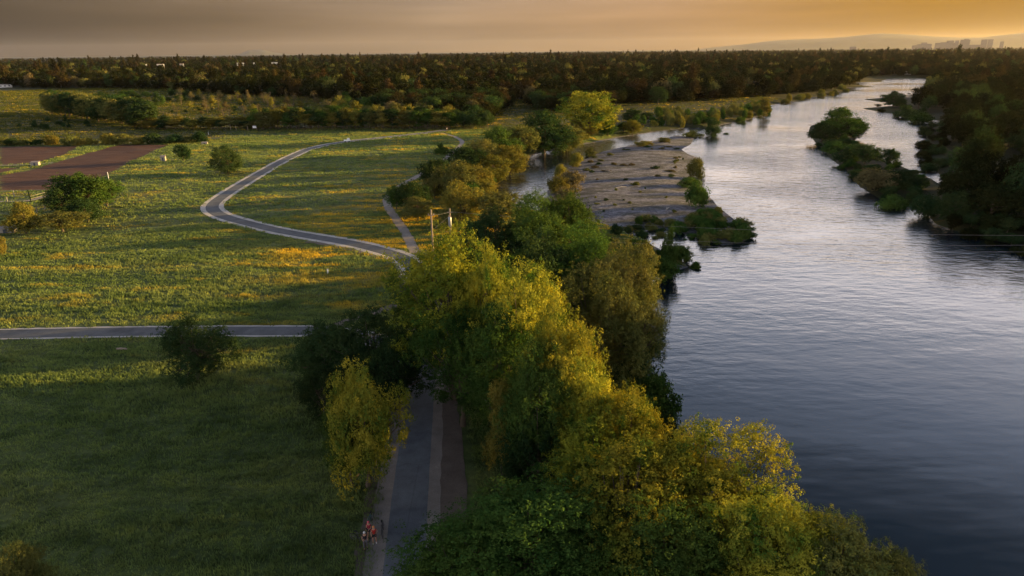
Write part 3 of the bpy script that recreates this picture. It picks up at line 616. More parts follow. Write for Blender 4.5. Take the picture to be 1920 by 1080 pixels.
# ------------------------------------------------------------------ near trees (photo left to right / far to near)
NG = 'tall leafy trees in the belt between the path and the river'
near = [ # u, vtop, wpx, h, key, mat, label
 (1000, 945, 380, 10.5, 'near0', 'leaf_green', 'spreading green tree whose crown reaches over the right edge of the path at the bottom'),
 (1185, 860, 270, 12.5, 'near1', 'leaf_bright', 'leafy sunlit tree behind the crown that leans over the path'),
 (885, 990, 240, 8.0, 'near2', 'leaf_green', 'low green crown leaning farthest left over the asphalt at the bottom'),
 (1345, 815, 250, 13, 'near2', 'leaf_bright', 'golden-topped tree on the bank whose rounded crown stands out against the dark blue river'),
 (1460, 925, 230, 12, 'near3', 'leaf_bright', 'bright bushy tree on the waterside slope below the golden-topped rounded crown'),
 (1250, 960, 260, 11, 'near0', 'leaf_green', 'green tree at the lower frame edge between the path-side crown and the waterside trees'),
 (1575, 965, 230, 10.5, 'near1', 'leaf_olive', 'last but one crown down the lower right bank, olive green over dark water'),
 (1668, 1025, 150, 9, 'near2', 'leaf_olive', 'small pointed crown at the end of the tree belt at the lower right'),
 (1120, 1030, 260, 9, 'near3', 'leaf_green', 'deep green crown cut off by the lower frame edge, below the spreading path-side tree'),
 (1480, 1040, 240, 8.5, 'near0', 'leaf_green', 'crown cut off by the lower frame edge, below the bright bushy waterside tree'),
 (1180, 742, 150, 12, 'near3', 'leaf_bright', 'round sunlit tree at the water edge, above the golden-topped rounded crown'),
 (1100, 690, 150, 13, 'near0', 'leaf_bright', 'sunlit tree in mid belt, just left of the round one at the water edge'),
 (1010, 780, 150, 9, 'neardark0', 'leaf_dark', 'dark shaded tree right of the brown dirt strip and beside the slim yellow tree'),
 (1120, 800, 170, 11, 'near2', 'leaf_bright', 'sunlit tree right of the dark shaded one, above the lowest crowns'),
 (938, 722, 80, 10, 'slim', 'leaf_gold', 'slim yellow tree with upright branches beside the brown dirt strip'),
 (840, 446, 205, 18, 'near0', 'leaf_bright', 'tallest sunlit tree, its golden crown top just below the utility pole'),
 (905, 478, 110, 17, 'near1', 'leaf_bright', 'tall sunlit tree joined to the right side of the tallest crown'),
 (985, 508, 165, 17, 'near2', 'leaf_bright', 'tall golden-edged tree two crowns right of the tallest one'),
 (1045, 590, 150, 16, 'near3', 'leaf_bright', 'stepped golden tree below the dark river trees'),
 (930, 590, 170, 14, 'near1', 'leaf_green', 'green tree in the middle of the belt below the tall golden-edged one'),
 (1010, 660, 150, 14, 'near0', 'leaf_green', 'green tree in the belt above the slim yellow one'),
 (860, 590, 160, 12, 'near3', 'leaf_green', 'shaded green tree standing directly right of the path beneath the tallest crown'),
 (775, 505, 100, 12, 'near2', 'leaf_green', 'shaded tree hiding the bend of the path, left of the tallest crown'),
 (1005, 372, 130, 16, 'near2', 'leaf_green', 'deep green tree in front of the side channel'),
 (1065, 368, 110, 15, 'near3', 'leaf_green', 'deep green bronze-topped tree beside the gravel bar'),
 (935, 402, 130, 14, 'near1', 'leaf_dark', 'dark tree right of the pole with the transformer'),
 (880, 425, 110, 13, 'neardark0', 'leaf_dark', 'dark shrub-like tree at the foot of the pole with the transformer'),
 (1100, 430, 150, 16, 'near0', 'leaf_green', 'large deep green tree in the middle of the river trees'),
 (1020, 450, 150, 15, 'neardark1', 'leaf_dark', 'dark low-branched tree between the golden crowns and the river trees'),
 (1165, 458, 140, 16, 'near3', 'leaf_olive', 'olive sunlit-edged tree on the river bank left of the marshy pools'),
 (1205, 492, 95, 14, 'near1', 'leaf_olive', 'outermost tree leaning over the river with golden right edge'),
 (1130, 520, 160, 14, 'near2', 'leaf_olive', 'olive hanging tree above the water between the dark trees and the river'),
 (1100, 600, 90, 10, 'near3', 'leaf_gold', 'small rusty golden tree below the hanging olive tree'),
 (1215, 605, 75, 5.5, 'neardark1', 'leaf_dark', 'low dark tree overhanging the river, outermost at the water'),
 (1165, 650, 110, 6, 'neardark0', 'leaf_dark', 'dark bushy tree on the shore under the outermost overhanging one'),
 (690, 592, 170, 9, 'neardark0', 'leaf_dark', 'wide dark oak at the end of the side path'),
 (610, 612, 130, 8, 'neardark1', 'leaf_dark', 'dark oak at the left end of the clump beside the meadow'),
 (735, 640, 130, 8, 'neardark1', 'leaf_dark', 'dark oak leaning over the main path'),
 (600, 690, 100, 6, 'neardark0', 'leaf_dark', 'low dark oak at the lower left of the clump behind the yellow-green tree'),
 (672, 708, 140, 10.5, 'neardark1', 'leaf_bright', 'sunlit yellow-green tree standing alone at the left edge of the main path'),
 (648, 780, 100, 7, 'near3', 'leaf_green', 'shorter green tree crowded against the left side of the yellow-green one'),
 (352, 603, 128, 7.4, 'neardark0', 'leaf_dark', 'lone dark round oak in the meadow just below the side path'),
 (15, 1035, 110, 7, 'near2', 'leaf_olive', 'olive crown peeping in at the lower left corner'),
]
for (u, v, wp, h, key, mat, lab) in near:
    tree_px(u, v, wp * (1.12 if key.startswith('near') else 1), h, key, mat, lab, name='oak_tree' if 'dark' in key and mat != 'leaf_bright' else ('slender_tree' if key == 'slim' else 'broadleaf_tree'))

# ------------------------------------------------------------------ trees along the side channel and the trail
river_row = [ # u, vtop, vbase, wpx, key, mat, label
 (1105, 175, 252, 108, 'low1', 'leaf_bright', 'big pale green willow standing out at the far end of the side channel'),
 (1018, 200, 283, 95, 'low2', 'leaf_dark', 'tall dark tree left of the big pale green willow'),
 (1062, 222, 276, 60, 'low3', 'leaf_olive', 'brownish tree between the tall dark tree and the pale willow'),
 (975, 232, 292, 66, 'low0', 'leaf_olive', 'olive tree at the left shoulder of the tall dark channel tree'),
 (935, 240, 302, 66, 'low2', 'leaf_green', 'green tree at the top of the channel row, nearest the grassy gap'),
 (905, 262, 318, 60, 'low1', 'leaf_olive', 'olive tree beside the end of the dirt trail'),
 (958, 262, 318, 62, 'low1', 'leaf_gold', 'golden tree leaning over the first bend of the side channel'),
 (925, 284, 334, 66, 'low2', 'leaf_gold', 'golden brown tree on the channel bank below the first bend'),
 (873, 278, 336, 60, 'low0', 'leaf_dark', 'dark round tree touching the dirt trail, upper one of the two'),
 (818, 300, 366, 60, 'low0', 'leaf_dark', 'dark round tree touching the dirt trail, lower one of the two'),
 (855, 305, 382, 66, 'low3', 'leaf_olive', 'olive thin-leaved tree in the middle of the channel row'),
 (893, 312, 366, 60, 'low0', 'leaf_gold', 'golden tree right of the olive thin-leaved one'),
 (908, 336, 378, 48, 'low3', 'leaf_gold', 'small golden tree hanging over the water where the channel is widest'),
 (777, 342, 402, 58, 'low1', 'leaf_dark', 'black-green tree in the crook of the dirt trail'),
 (744, 350, 392, 36, 'low1', 'leaf_green', 'small green tree at the left edge of the trail crook'),
 (784, 372, 414, 56, 'low2', 'leaf_olive', 'spiky olive tree below the black-green one beside the trail'),
 (868, 346, 420, 66, 'low3', 'leaf_gold', 'yellow-green tree right behind the transformer pole'),
 (935, 362, 425, 80, 'low0', 'leaf_olive', 'olive tree with bronze top at the channel edge right of the transformer pole'),
 (845, 392, 430, 44, 'low3', 'leaf_olive', 'low olive tree at the foot of the two utility poles'),
 (828, 268, 290, 20, 'bush1', 'leaf_green', 'small bush between the trail and the channel row'),
 (428, 274, 324, 60, 'neardark0', 'leaf_dark', 'lone dark round tree in the meadow left of the curved path'),
 (345, 272, 303, 28, 'low1', 'leaf_dark', 'small dark tree with scrub at its foot, left of the lone round one'),
 (155, 326, 396, 84, 'low0', 'leaf_green', 'bushy tree beside the ploughed field, left half of the clump'),
 (200, 338, 388, 56, 'low1', 'leaf_green', 'bushy tree beside the ploughed field, right half of the clump'),
 (122, 345, 402, 50, 'low2', 'leaf_dark', 'dark tree at the left end of the clump beside the ploughed field'),
 (165, 372, 416, 56, 'low3', 'leaf_dark', 'low dark tree at the foot of the field-side clump'),
 (50, 380, 438, 50, 'low2', 'leaf_gold', 'rusty golden tree beside the garden plots'),
 (118, 398, 434, 74, 'low0', 'leaf_olive', 'spreading low tree right of the rusty golden one'),
 (3, 440, 478, 22, 'low2', 'leaf_gold', 'golden bush tree cut by the left frame edge'),
 (1234, 164, 196, 32, 'low1', 'leaf_dark', 'dark round tree standing before the forest, above the channel inlet'),
 (1185, 205, 232, 34, 'low3', 'leaf_dark', 'dark tree right of the big pale willow'),
 (1212, 212, 228, 22, 'low0', 'leaf_dark', 'small dark tree on the dry bank right of the pale willow'),
 (1432, 175, 216, 20, 'tallmid0', 'leaf_gold', 'tall narrow yellow tree on the left river bank'),
 (1335, 210, 250, 26, 'low2', 'leaf_dark', 'dark egg-shaped tree at the mouth of the side channel'),
 (1360, 236, 246, 13, 'bush0', 'leaf_dark', 'dark bush alone in the river beside the egg-shaped tree'),
]
for (u, v, vb, wp, key, mat, lab) in river_row:
    tree_base(u, v, vb, wp * 1.12, key, mat, lab, cat='bush' if 'bush' in key else 'tree', name='bush' if 'bush' in key else 'broadleaf_tree')
TONE = {'leaf_bright': 'bright green', 'leaf_green': 'green', 'leaf_dark': 'dark', 'leaf_olive': 'olive', 'leaf_gold': 'golden', 'leaf_tan': 'brownish', 'leaf_forest': 'blackish', 'leaf_brown': 'dark brown'}
def place_word(x, y):
    c = RM.T @ np.array([x, y, -H]); u = 960 + F * c[0] / -c[2]
    for lim, wd in ((90, 'at the left frame edge'), (200, 'above the left ploughed field'), (300, 'above the right end of the ploughed field'), (430, 'above the lone round oak'), (560, 'above the curved path'), (700, 'above the meadow loop'), (860, 'near the far end of the path'), (1000, 'above the dirt trail'),
                    (1150, 'behind the pale willow'), (1300, 'above the gravel bar'), (1450, 'above the channel mouth'), (1640, 'left of the upper river'), (1780, 'beyond the upper river bend'), (1960, 'towards the right frame edge')):
        if u < lim: return wd
    return 'outside right'
def relabel(lab, mat, x, y): return lab.replace('{t}', TONE[mat]).replace('{p}', place_word(x, y))
def scatter_px(n, poly_px, mind, sizef, keys, mats, label, cat, group, name, vr=(.8, 1.25), z=0.0, seed=0, hk=None, maxtry=6000):
    """individual plants standing inside an outline on the ground, at least mind metres apart"""
    r = random.Random(seed); poly = gps(poly_px, z); lo = poly.min(0); hi = poly.max(0); got = []; tr = 0
    while len(got) < n and tr < maxtry:
        tr += 1; p = np.array([r.uniform(lo[0], hi[0]), r.uniform(lo[1], hi[1])])
        if poly_sd(p[None], poly)[0] > 0: continue
        if any((p[0] - q[0]) ** 2 + (p[1] - q[1]) ** 2 < mind ** 2 for q in got): continue
        if line_d(p[None], PATH_MAIN[::6])[0] < 3.2 or line_d(p[None], PATH_SIDE[::6])[0] < 3: continue
        got.append(p); w, h = sizef(r)
        k = r.choice(keys)
        tree_at(p[0], p[1], k, w, h, r.choice(mats), label, cat, group=group, name=name)
    return got
TG = 'trees of the dark forest front'
# hedge of willows behind the meadow: golden tips
def hedge(u0, u1, v, h0, h1, step, mats, label, group, key=('tallmid0', 'tallmid1'), w=8, rows=2, seed=0, name='willow_tree', cat='tree'):
    r = random.Random(seed)
    for k in range(rows):
        a = gp(u0, v[0] - k * 2.2); b = gp(u1, v[1] - k * 2.2); Ln = np.linalg.norm(b - a); n = int(Ln / step)
        for i in range(n + 1):
            f = (i + r.uniform(-.3, .3) + .5 * k) / n; p = a + (b - a) * min(max(f, 0), 1); p = p + np.array([r.uniform(-.6, .6), r.uniform(-1.5, 1.5)])
            tree_at(p[0], p[1], r.choice(key), w * r.uniform(.8, 1.25), r.uniform(h0, h1), r.choice(mats), label, cat, group=group, name=name)
hedge(478, 845, (242.5, 241), 7, 10.5, 3.8, ['leaf_olive', 'leaf_gold', 'leaf_dark', 'leaf_green'], 'narrow {t} willow in the long hedge, {p}', 'golden-tipped willows of the long hedge', rows=3, seed=1)
hedge(250, 480, (240.5, 242), 3.5, 6, 4.6, ['leaf_olive', 'leaf_gold', 'leaf_dark'], 'low {t} willow in the long hedge, {p}', 'low rusty willows of the hedge', seed=2)
hedge(95, 275, (214, 240), 10, 14, 6.5, ['leaf_dark', 'leaf_dark', 'leaf_olive'], 'tall {t} tree in the oblique grove, {p}', 'dark trees of the oblique grove', key=('mid0', 'mid1', 'tallmid0'), w=11, rows=4, seed=3, name='broadleaf_tree')
hedge(840, 915, (240, 240), 6, 9, 5.5, ['leaf_dark'], 'dark tree in the clump at the right end of the long hedge', 'dark clump at the hedge end', key=('mid2', 'mid3'), w=8, rows=2, seed=4, name='broadleaf_tree')
hedge(0, 155, (272, 272), 2.0, 4.2, 5.5, ['leaf_dark', 'leaf_olive', 'leaf_gold'], 'dark hedge bush along the far edge of the ploughed field', 'bushes along the far edge of the field', key=('bush0', 'bush1', 'bush2'), w=7, rows=1, seed=5, name='bush', cat='bush')
hedge(160, 385, (271, 266), 2.5, 5, 6.2, ['leaf_dark', 'leaf_dark', 'leaf_olive', 'leaf_gold'], 'hedge bush between the ploughed field and the far meadow', 'hedge bushes right of the field edge', key=('bush0', 'bush1', 'bush2'), w=7.5, rows=1, seed=6, name='bush', cat='bush')
# open flat with bare and scrubby trees
scatter_px(62, [(290, 198), (330, 180), (420, 184), (560, 190), (640, 196), (660, 208), (560, 212), (420, 224), (300, 208)], 7, lambda r: (r.uniform(3, 6.5), r.uniform(4, 9)), ['bare', 'bare', 'bare', 'tallmid1'], ['leaf_tan', 'leaf_tan', 'leaf_gold'],
           'thin bare-twigged {t} tree on the open dry flat {p}', 'tree', 'bare trees of the open flat', 'bare_tree', seed=11)
scatter_px(34, [(155, 195), (200, 176), (330, 178), (400, 186), (330, 200), (230, 200)], 7, lambda r: (r.uniform(4, 9), r.uniform(3, 7)), ['mid0', 'mid1', 'mid2'], ['leaf_dark', 'leaf_green', 'leaf_dark'],
           'small {t} round tree on the grassy flat {p}', 'tree', 'small round trees of the grassy flat', 'broadleaf_tree', seed=12)
scatter_px(34, [(300, 214), (430, 190), (640, 200), (470, 222)], 8, lambda r: (r.uniform(1.6, 3.5), r.uniform(.9, 2.0)), ['tuft0', 'tuft1', 'bush0'], ['leaf_dark', 'leaf_tan', 'leaf_dark'],
           'low dark shrub on the open dry flat', 'bush', 'low shrubs of the open flat', 'bush', seed=13)
scatter_px(14, [(20, 236), (120, 222), (180, 236), (90, 244)], 8, lambda r: (r.uniform(2, 4), r.uniform(1.2, 3)), ['bush0', 'bush1'], ['leaf_dark'], 'dark shrub in the dim hollow at the far left', 'bush', 'shrubs of the dim hollow', 'bush', seed=14)
# scrub woodland between hedge and forest
scatter_px(90, [(640, 196), (700, 196), (900, 200), (930, 214), (905, 236), (850, 232), (640, 232), (600, 220)], 7.5, lambda r: (r.uniform(6, 11), r.uniform(5, 10.5)), ['mid0', 'mid1', 'mid2', 'mid3', 'tallmid0', 'bare'], ['leaf_green', 'leaf_dark', 'leaf_dark', 'leaf_olive', 'leaf_gold', 'leaf_tan'],
           '{t} tree in the loose scrub wood, {p}', 'tree', 'trees of the loose scrub wood', 'scrub_tree', seed=15)
# left bank of the river, beyond the channel
scatter_px(60, [(1195, 238), (1240, 214), (1330, 222), (1400, 206), (1438, 196), (1440, 210), (1400, 222), (1340, 232), (1280, 236)], 3.6, lambda r: (r.uniform(3, 7), r.uniform(3, 6.5)), ['bush0', 'bush1', 'bush2', 'tuft0'], ['leaf_olive', 'leaf_gold', 'leaf_green'],
           '{t} riverside bush beyond the side channel, {p}', 'bush', 'riverside bushes of the far left bank', 'bush', seed=16)
scatter_px(13, [(1450, 190), (1500, 182), (1560, 172), (1600, 163), (1590, 172), (1520, 184), (1460, 194)], 7, lambda r: (r.uniform(4, 8), r.uniform(3, 6)), ['bush0', 'bush2'], ['leaf_olive', 'leaf_gold'],
           'bush at the waterline of the upper left river bank', 'bush', 'bushes at the waterline of the upper river', 'bush', seed=17)
bl = [(1298, 240, 254, 36, 'leaf_gold', 'golden bush on the tip between side channel and river'), (1207, 262, 273, 30, 'leaf_gold', 'golden low bush on the upper shore of the gravel bar'),
      (1247, 256, 265, 26, 'leaf_olive', 'olive low bush on the upper shore of the gravel bar'), (1078, 282, 308, 26, 'leaf_gold', 'golden bush at the left tip of the gravel bar'),
      (1048, 303, 326, 25, 'leaf_gold', 'round golden bush on the channel side of the gravel bar, above the big tan pair'), (1066, 317, 356, 50, 'leaf_tan', 'large round tan bush on the channel side of the gravel bar'),
      (1045, 325, 360, 36, 'leaf_gold', 'golden-brown bush at the water left of the large tan one'), (1064, 346, 384, 42, 'leaf_tan', 'tan bush below the large round one, half behind the dark trees'),
      (1105, 272, 290, 22, 'leaf_olive', 'olive bush on the upper left shore of the gravel bar'), (1307, 291, 330, 34, 'leaf_olive', 'olive bush on the river side of the gravel bar, upper one'),
      (1305, 338, 386, 48, 'leaf_green', 'dark green bush tree on the river side of the gravel bar'), (1288, 328, 346, 40, 'leaf_green', 'flat green bush left of the dark green bush tree on the bar'),
(1250, 418, 500, 34, 'leaf_green', 'tall green bush in the marshy pools'),
      (1240, 470, 516, 70, 'leaf_green', 'dark bush in the marsh beside the olive riverbank tree'), (1270, 450, 480, 50, 'leaf_green', 'bush in the middle of the marshy pools'), (1200, 450, 490, 60, 'leaf_green', 'bush between the marshy pools and the river trees'),
      (1155, 425, 448, 26, 'leaf_dark', 'dark bush at the upper edge of the marsh')]
for (u, v, vb, wp, mat, lab) in bl: tree_base(u, v, vb, wp * 1.05, f'bush{random.randrange(3)}', mat, lab, cat='bush', name='bush', z=-.6)
scatter_px(34, [(1110, 285), (1240, 264), (1290, 275), (1285, 330), (1240, 350), (1120, 340), (1085, 320)], 2.4, lambda r: (r.uniform(.7, 3.4) , r.uniform(.35, 1.0)), ['tuft0', 'tuft1', 'bush1'], ['leaf_tan', 'leaf_olive', 'leaf_tan', 'leaf_dark'],
           'low rusty shrub on the grey gravel bar', 'bush', 'rusty shrubs on the gravel bar', 'shrub', seed=18)
scatter_px(13, [(1110, 350), (1240, 345), (1290, 390), (1200, 410), (1110, 400)], 3.4, lambda r: (r.uniform(.6, 1.6), r.uniform(.3, .7)), ['tuft0', 'tuft1'], ['leaf_dark', 'leaf_olive'],
           'dark small shrub on the lower half of the gravel bar', 'bush', 'dark shrubs on the lower gravel bar', 'shrub', seed=19)
scatter_px(46, [(1230, 490), (1260, 450), (1330, 440), (1370, 470), (1310, 505)], 1.2, lambda r: (r.uniform(.8, 2.2), r.uniform(.5, 1.1)), ['tuft0', 'tuft0'], ['leaf_green', 'leaf_olive'],
           'reed tuft standing in the shallow marsh water', 'reeds', 'reed tufts in the shallow marsh', 'reed_tuft', z=WZ, seed=20)
scatter_px(26, [(900, 322), (960, 292), (1050, 274), (1110, 264), (1190, 250), (1200, 236), (1120, 240), (1040, 255), (960, 270), (900, 290)], 4.0, lambda r: (r.uniform(5, 9), r.uniform(3, 7)), ['low0', 'low1', 'bush0', 'bush1'], ['leaf_olive', 'leaf_green', 'leaf_dark', 'leaf_gold'],
           '{t} undergrowth tree of the side channel bank, {p}', 'tree', 'undergrowth of the side channel bank', 'undergrowth_tree', seed=31)
scatter_px(18, [(805, 375), (850, 335), (890, 300), (925, 335), (908, 365), (900, 400), (870, 385), (830, 380)], 3.6, lambda r: (r.uniform(4, 8), r.uniform(3, 6)), ['low2', 'low3', 'bush2', 'low0'], ['leaf_olive', 'leaf_gold', 'leaf_green', 'leaf_dark'],
           '{t} undergrowth tree between the dirt trail and the channel', 'tree', 'undergrowth between the dirt trail and the channel', 'undergrowth_tree', seed=32)
scatter_px(40, [(960, 1060), (1000, 800), (985, 700), (1120, 640), (1190, 700), (1240, 800), (1310, 960), (1350, 1070)], 3.0, lambda r: (r.uniform(4, 6.5), r.uniform(2.5, 5)), ['bush0', 'bush1', 'bush2'], ['leaf_green', 'leaf_dark', 'leaf_green'],
           '{t} bush under the tall trees of the riverside belt', 'bush', 'bushes under the riverside belt', 'bush', seed=33, z=-.3)
scatter_px(22, [(900, 620), (960, 470), (1060, 450), (1200, 500), (1190, 640), (1060, 620)], 4.0, lambda r: (r.uniform(5, 8), r.uniform(3, 6)), ['low0', 'low1', 'low2'], ['leaf_dark', 'leaf_green'],
           '{t} undergrowth tree at the foot of the dark river trees', 'tree', 'undergrowth of the dark river trees', 'undergrowth_tree', seed=34)
scatter_px(30, [(1262, 424), (1310, 404), (1350, 400), (1390, 420), (1408, 448), (1340, 458), (1290, 446)], 1.7, lambda r: (r.uniform(2.4, 4.6), r.uniform(1.3, 2.6)), ['bush0', 'bush1', 'bush2', 'tuft0'], ['leaf_green', 'leaf_olive', 'leaf_green'],
           '{t} reedy bush of the thicket on the lower tip of the gravel bar', 'bush', 'thicket on the lower tip of the gravel bar', 'bush', z=-.8, seed=41)
scatter_px(16, [(1165, 418), (1230, 412), (1275, 425), (1265, 440), (1190, 448)], 2.0, lambda r: (r.uniform(1.6, 3.6), r.uniform(.9, 2.0)), ['bush0', 'bush1', 'tuft0'], ['leaf_green', 'leaf_dark', 'leaf_olive'],
           '{t} scrub at the top of the marshy pools below the gravel bar', 'bush', 'scrub at the top of the marshy pools', 'bush', z=-.8, seed=61)
# island spit and right bank
isl = [(1572, 196, 258, 70, 'low2', 'leaf_green', 'leafy tree clump at the head of the wooded island in the river'), (1540, 222, 262, 46, 'low2', 'leaf_dark', 'dark rounded tree at the left side of the wooded island head'),
       (1602, 212, 256, 40, 'low3', 'leaf_dark', 'dark rounded tree at the right side of the wooded island head'), (1560, 255, 280, 44, 'bush0', 'leaf_green', 'low green bush below the wooded island head'),
       (1590, 262, 300, 50, 'bush1', 'leaf_dark', 'dark bush in the middle of the narrow spit'), (1622, 266, 308, 54, 'low1', 'leaf_dark', 'dark bushy tree on the narrow spit'),
       (1665, 275, 316, 34, 'low0', 'leaf_dark', 'small upright dark tree on the spit before the bright inner water'), (1640, 302, 350, 66, 'bush2', 'leaf_tan', 'large rusty bush on the lower spit'),
       (1690, 312, 352, 70, 'bush1', 'leaf_dark', 'long dark bush right of the rusty one'), (1685, 340, 380, 60, 'bush0', 'leaf_green', 'dark green bush at the lower tip of the spit'),
       (1740, 345, 398, 60, 'bush2', 'leaf_dark', 'dark bush where the spit joins the right bank'), (1788, 350, 410, 60, 'low3', 'leaf_dark', 'dark bush tree over the water where the right bank begins'),
       (1675, 172, 200, 46, 'low2', 'leaf_dark', 'open dark tree on the point of the right bank, sky showing through its branches'), (1700, 186, 216, 40, 'bush1', 'leaf_dark', 'dark bush behind the point of the right bank'),
       (1752, 150, 176, 46, 'low1', 'leaf_dark', 'dark domed tree on the right bank at the upper bend'), (1728, 198, 226, 40, 'bush2', 'leaf_green', 'green bush on the inner shore of the right bank')]
for (u, v, vb, wp, key, mat, lab) in isl: tree_base(u, v, vb, wp * 1.1, key, mat, lab, cat='bush' if 'bush' in key else 'tree', name='bush' if 'bush' in key else 'broadleaf_tree')
RB = [(1792, 300), (1782, 262), (1785, 225), (1745, 214), (1715, 202), (1760, 184), (1860, 184), (2100, 200), (2300, 330), (2300, 470), (1960, 452), (1860, 440), (1800, 415), (1775, 360)]
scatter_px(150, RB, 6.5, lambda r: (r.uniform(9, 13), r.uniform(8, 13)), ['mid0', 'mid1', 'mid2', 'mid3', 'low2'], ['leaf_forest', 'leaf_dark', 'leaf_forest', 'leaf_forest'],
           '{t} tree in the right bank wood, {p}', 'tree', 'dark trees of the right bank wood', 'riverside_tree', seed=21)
scatter_px(40, [(1530, 262), (1570, 250), (1625, 285), (1690, 318), (1745, 340), (1740, 392), (1660, 366), (1600, 330)], 3.0, lambda r: (r.uniform(2.5, 5), r.uniform(1.2, 2.8)), ['bush0', 'bush1', 'tuft0'], ['leaf_dark', 'leaf_green', 'leaf_dark'],
           'low bush on the narrow river spit', 'bush', 'low bushes of the river spit', 'bush', seed=22)
# the right bank wood goes on outside the frame; its trees are made extra tall to throw shade over water and meadow
for sp_poly, cnt, sd_ in (([(1722, 240), (1765, 235), (1775, 300), (1800, 345), (1775, 375), (1738, 325), (1724, 285)], 26, 51), ([(1640, 205), (1660, 172), (1735, 165), (1745, 225), (1700, 222)], 16, 52), ([(1760, 415), (1830, 405), (1980, 430), (1980, 475), (1850, 450)], 20, 53)):
    scatter_px(cnt, sp_poly, 3.2, lambda r: (r.uniform(3, 6), r.uniform(1.8, 3.6)), ['bush0', 'bush1', 'bush2', 'mid1'], ['leaf_dark', 'leaf_forest'], '{t} shore bush of the right bank, {p}', 'bush', 'shore bushes of the right bank', 'bush', seed=sd_)
r = random.Random(5)
for i in range(70):
    f = i / 70; x = 108 + r.uniform(4, 46) + 60 * max(0, f - .7); y = -60 + f * 240
    if poly_sd(np.array([[x, y]]), RIVER)[0] < 3: continue
    tree_at(x, y, f'mid{r.randrange(4)}', r.uniform(10, 14), (r.uniform(21, 27) if y < 115 else r.uniform(16, 21)), 'leaf_dark', '{t} tree in the right bank wood, {p}', 'tree', group='dark trees of the right bank wood', name='riverside_tree')

# ------------------------------------------------------------------ forest: nearest trees one by one, the rest as one wood
fr = np.random.default_rng(44)
def forest_points():
    out = []; d = 380.0
    while d < 9000:
        sp_ = max(8.0, d * .0105); n = int(2 * 0.80 * d / sp_)
        for a in np.linspace(-.80, .80, n): out.append((math.sin(a) * d + fr.normal() * sp_ * .35, math.cos(a) * d + fr.normal() * sp_ * .35))
        d += sp_ * (1.0 if d < 1500 else 1.5)
    return np.array(out)
FP = forest_points(); s_ = poly_sd(FP, FOREST); sr = poly_sd(FP, RIVER)
rb_far = gps([(1780, 185), (1740, 178), (1760, 160), (1800, 150), (2400, 150), (2400, 200)]); s2 = poly_sd(FP, rb_far)
keep = ((s_ < 0) | (s2 < 0)) & (sr > 4); FP = FP[keep]; s_ = s_[keep]
D = np.hypot(FP[:, 0], FP[:, 1]); order = np.argsort(D)
# keep only trees inside or near the view for the individual ones
th = np.arctan2(FP[:, 0], FP[:, 1]); inview = np.abs(th) < R_(39)
front = [i for i in order if inview[i]][:175]
fset = set(front)
kinds = ['far0', 'far1', 'far2', 'far3', 'fartall0']
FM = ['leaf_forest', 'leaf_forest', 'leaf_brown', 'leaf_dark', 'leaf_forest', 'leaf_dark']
fsrc = {}
for n_, i in enumerate(front):
    k = f'mid{n_ % 4}'
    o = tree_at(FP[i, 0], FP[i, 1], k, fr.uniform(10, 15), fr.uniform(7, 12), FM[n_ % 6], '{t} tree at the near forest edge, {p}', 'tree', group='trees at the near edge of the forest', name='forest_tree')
# sources for the far wood are the crowns of real far trees standing at its near side
fcol = bpy.data.collections.new('forest_kinds')
rest = [i for i in order if i not in fset]
src = []; srng = random.Random(9)
cand = [i for i in rest if inview[i]][:60:5]
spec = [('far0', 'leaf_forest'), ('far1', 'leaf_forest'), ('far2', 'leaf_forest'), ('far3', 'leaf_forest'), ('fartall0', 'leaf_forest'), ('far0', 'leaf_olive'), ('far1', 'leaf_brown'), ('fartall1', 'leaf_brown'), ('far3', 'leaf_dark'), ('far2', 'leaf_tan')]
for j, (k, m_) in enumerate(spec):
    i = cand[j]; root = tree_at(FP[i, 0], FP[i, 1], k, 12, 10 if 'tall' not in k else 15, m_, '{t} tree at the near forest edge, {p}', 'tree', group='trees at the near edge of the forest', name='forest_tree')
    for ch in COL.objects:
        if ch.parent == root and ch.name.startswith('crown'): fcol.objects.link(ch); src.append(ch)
used = set(cand[:len(spec)]); rest = np.array([i for i in rest if i not in used])
order_src = sorted(range(len(src)), key=lambda q: src[q].name)
RP = FP[rest]; RD = np.hypot(RP[:, 0], RP[:, 1]); n = len(RP)
wts = np.array([.20, .20, .14, .18, .04, .05, .09, .03, .05, .015]); wts /= wts.sum()
pick = fr.choice(len(spec), n, p=wts)
# far away more tall narrow crowns break the skyline
tallp = (RD > 1400) & (fr.random(n) < .10); pick[tallp] = fr.choice([4, 7], tallp.sum())
rank = {q: order_src.index(q) for q in range(len(src))}
pick_i = np.array([rank[q] for q in pick])
patch = fbm(RP[:, 0] / 130, RP[:, 1] / 130)
sc = (.75 + .75 * fr.random(n)) * (1 + .35 * (patch - .45)) * np.where(RD > 1800, 1.15, .98)
vz = (.75 + .5 * fr.random(n)) * np.where(RD > 900, 1.0, .9) * np.where((RD > 1400) & (fr.random(n) < .09), 1.45, 1)
fm = bpy.data.meshes.new('far_forest'); fm.vertices.add(n)
fm.vertices.foreach_set('co', np.c_[RP, np.zeros(n)].astype(np.float32).ravel())
for nm, typ, arr in (('pick', 'INT', pick_i.astype(np.int32)), ('turn', 'FLOAT', (fr.random(n) * 6.28).astype(np.float32))):
    at_ = fm.attributes.new(nm, typ, 'POINT'); at_.data.foreach_set('value', arr)
at_ = fm.attributes.new('size', 'FLOAT_VECTOR', 'POINT'); at_.data.foreach_set('vector', np.c_[sc, sc, sc * vz].astype(np.float32).ravel())
fo = link('far_forest', fm); tag(fo, 'dark unbroken forest reaching from the meadow edge to the horizon', 'forest', kind='stuff')
gn_ = bpy.data.node_groups.new('forest_scatter', 'GeometryNodeTree')
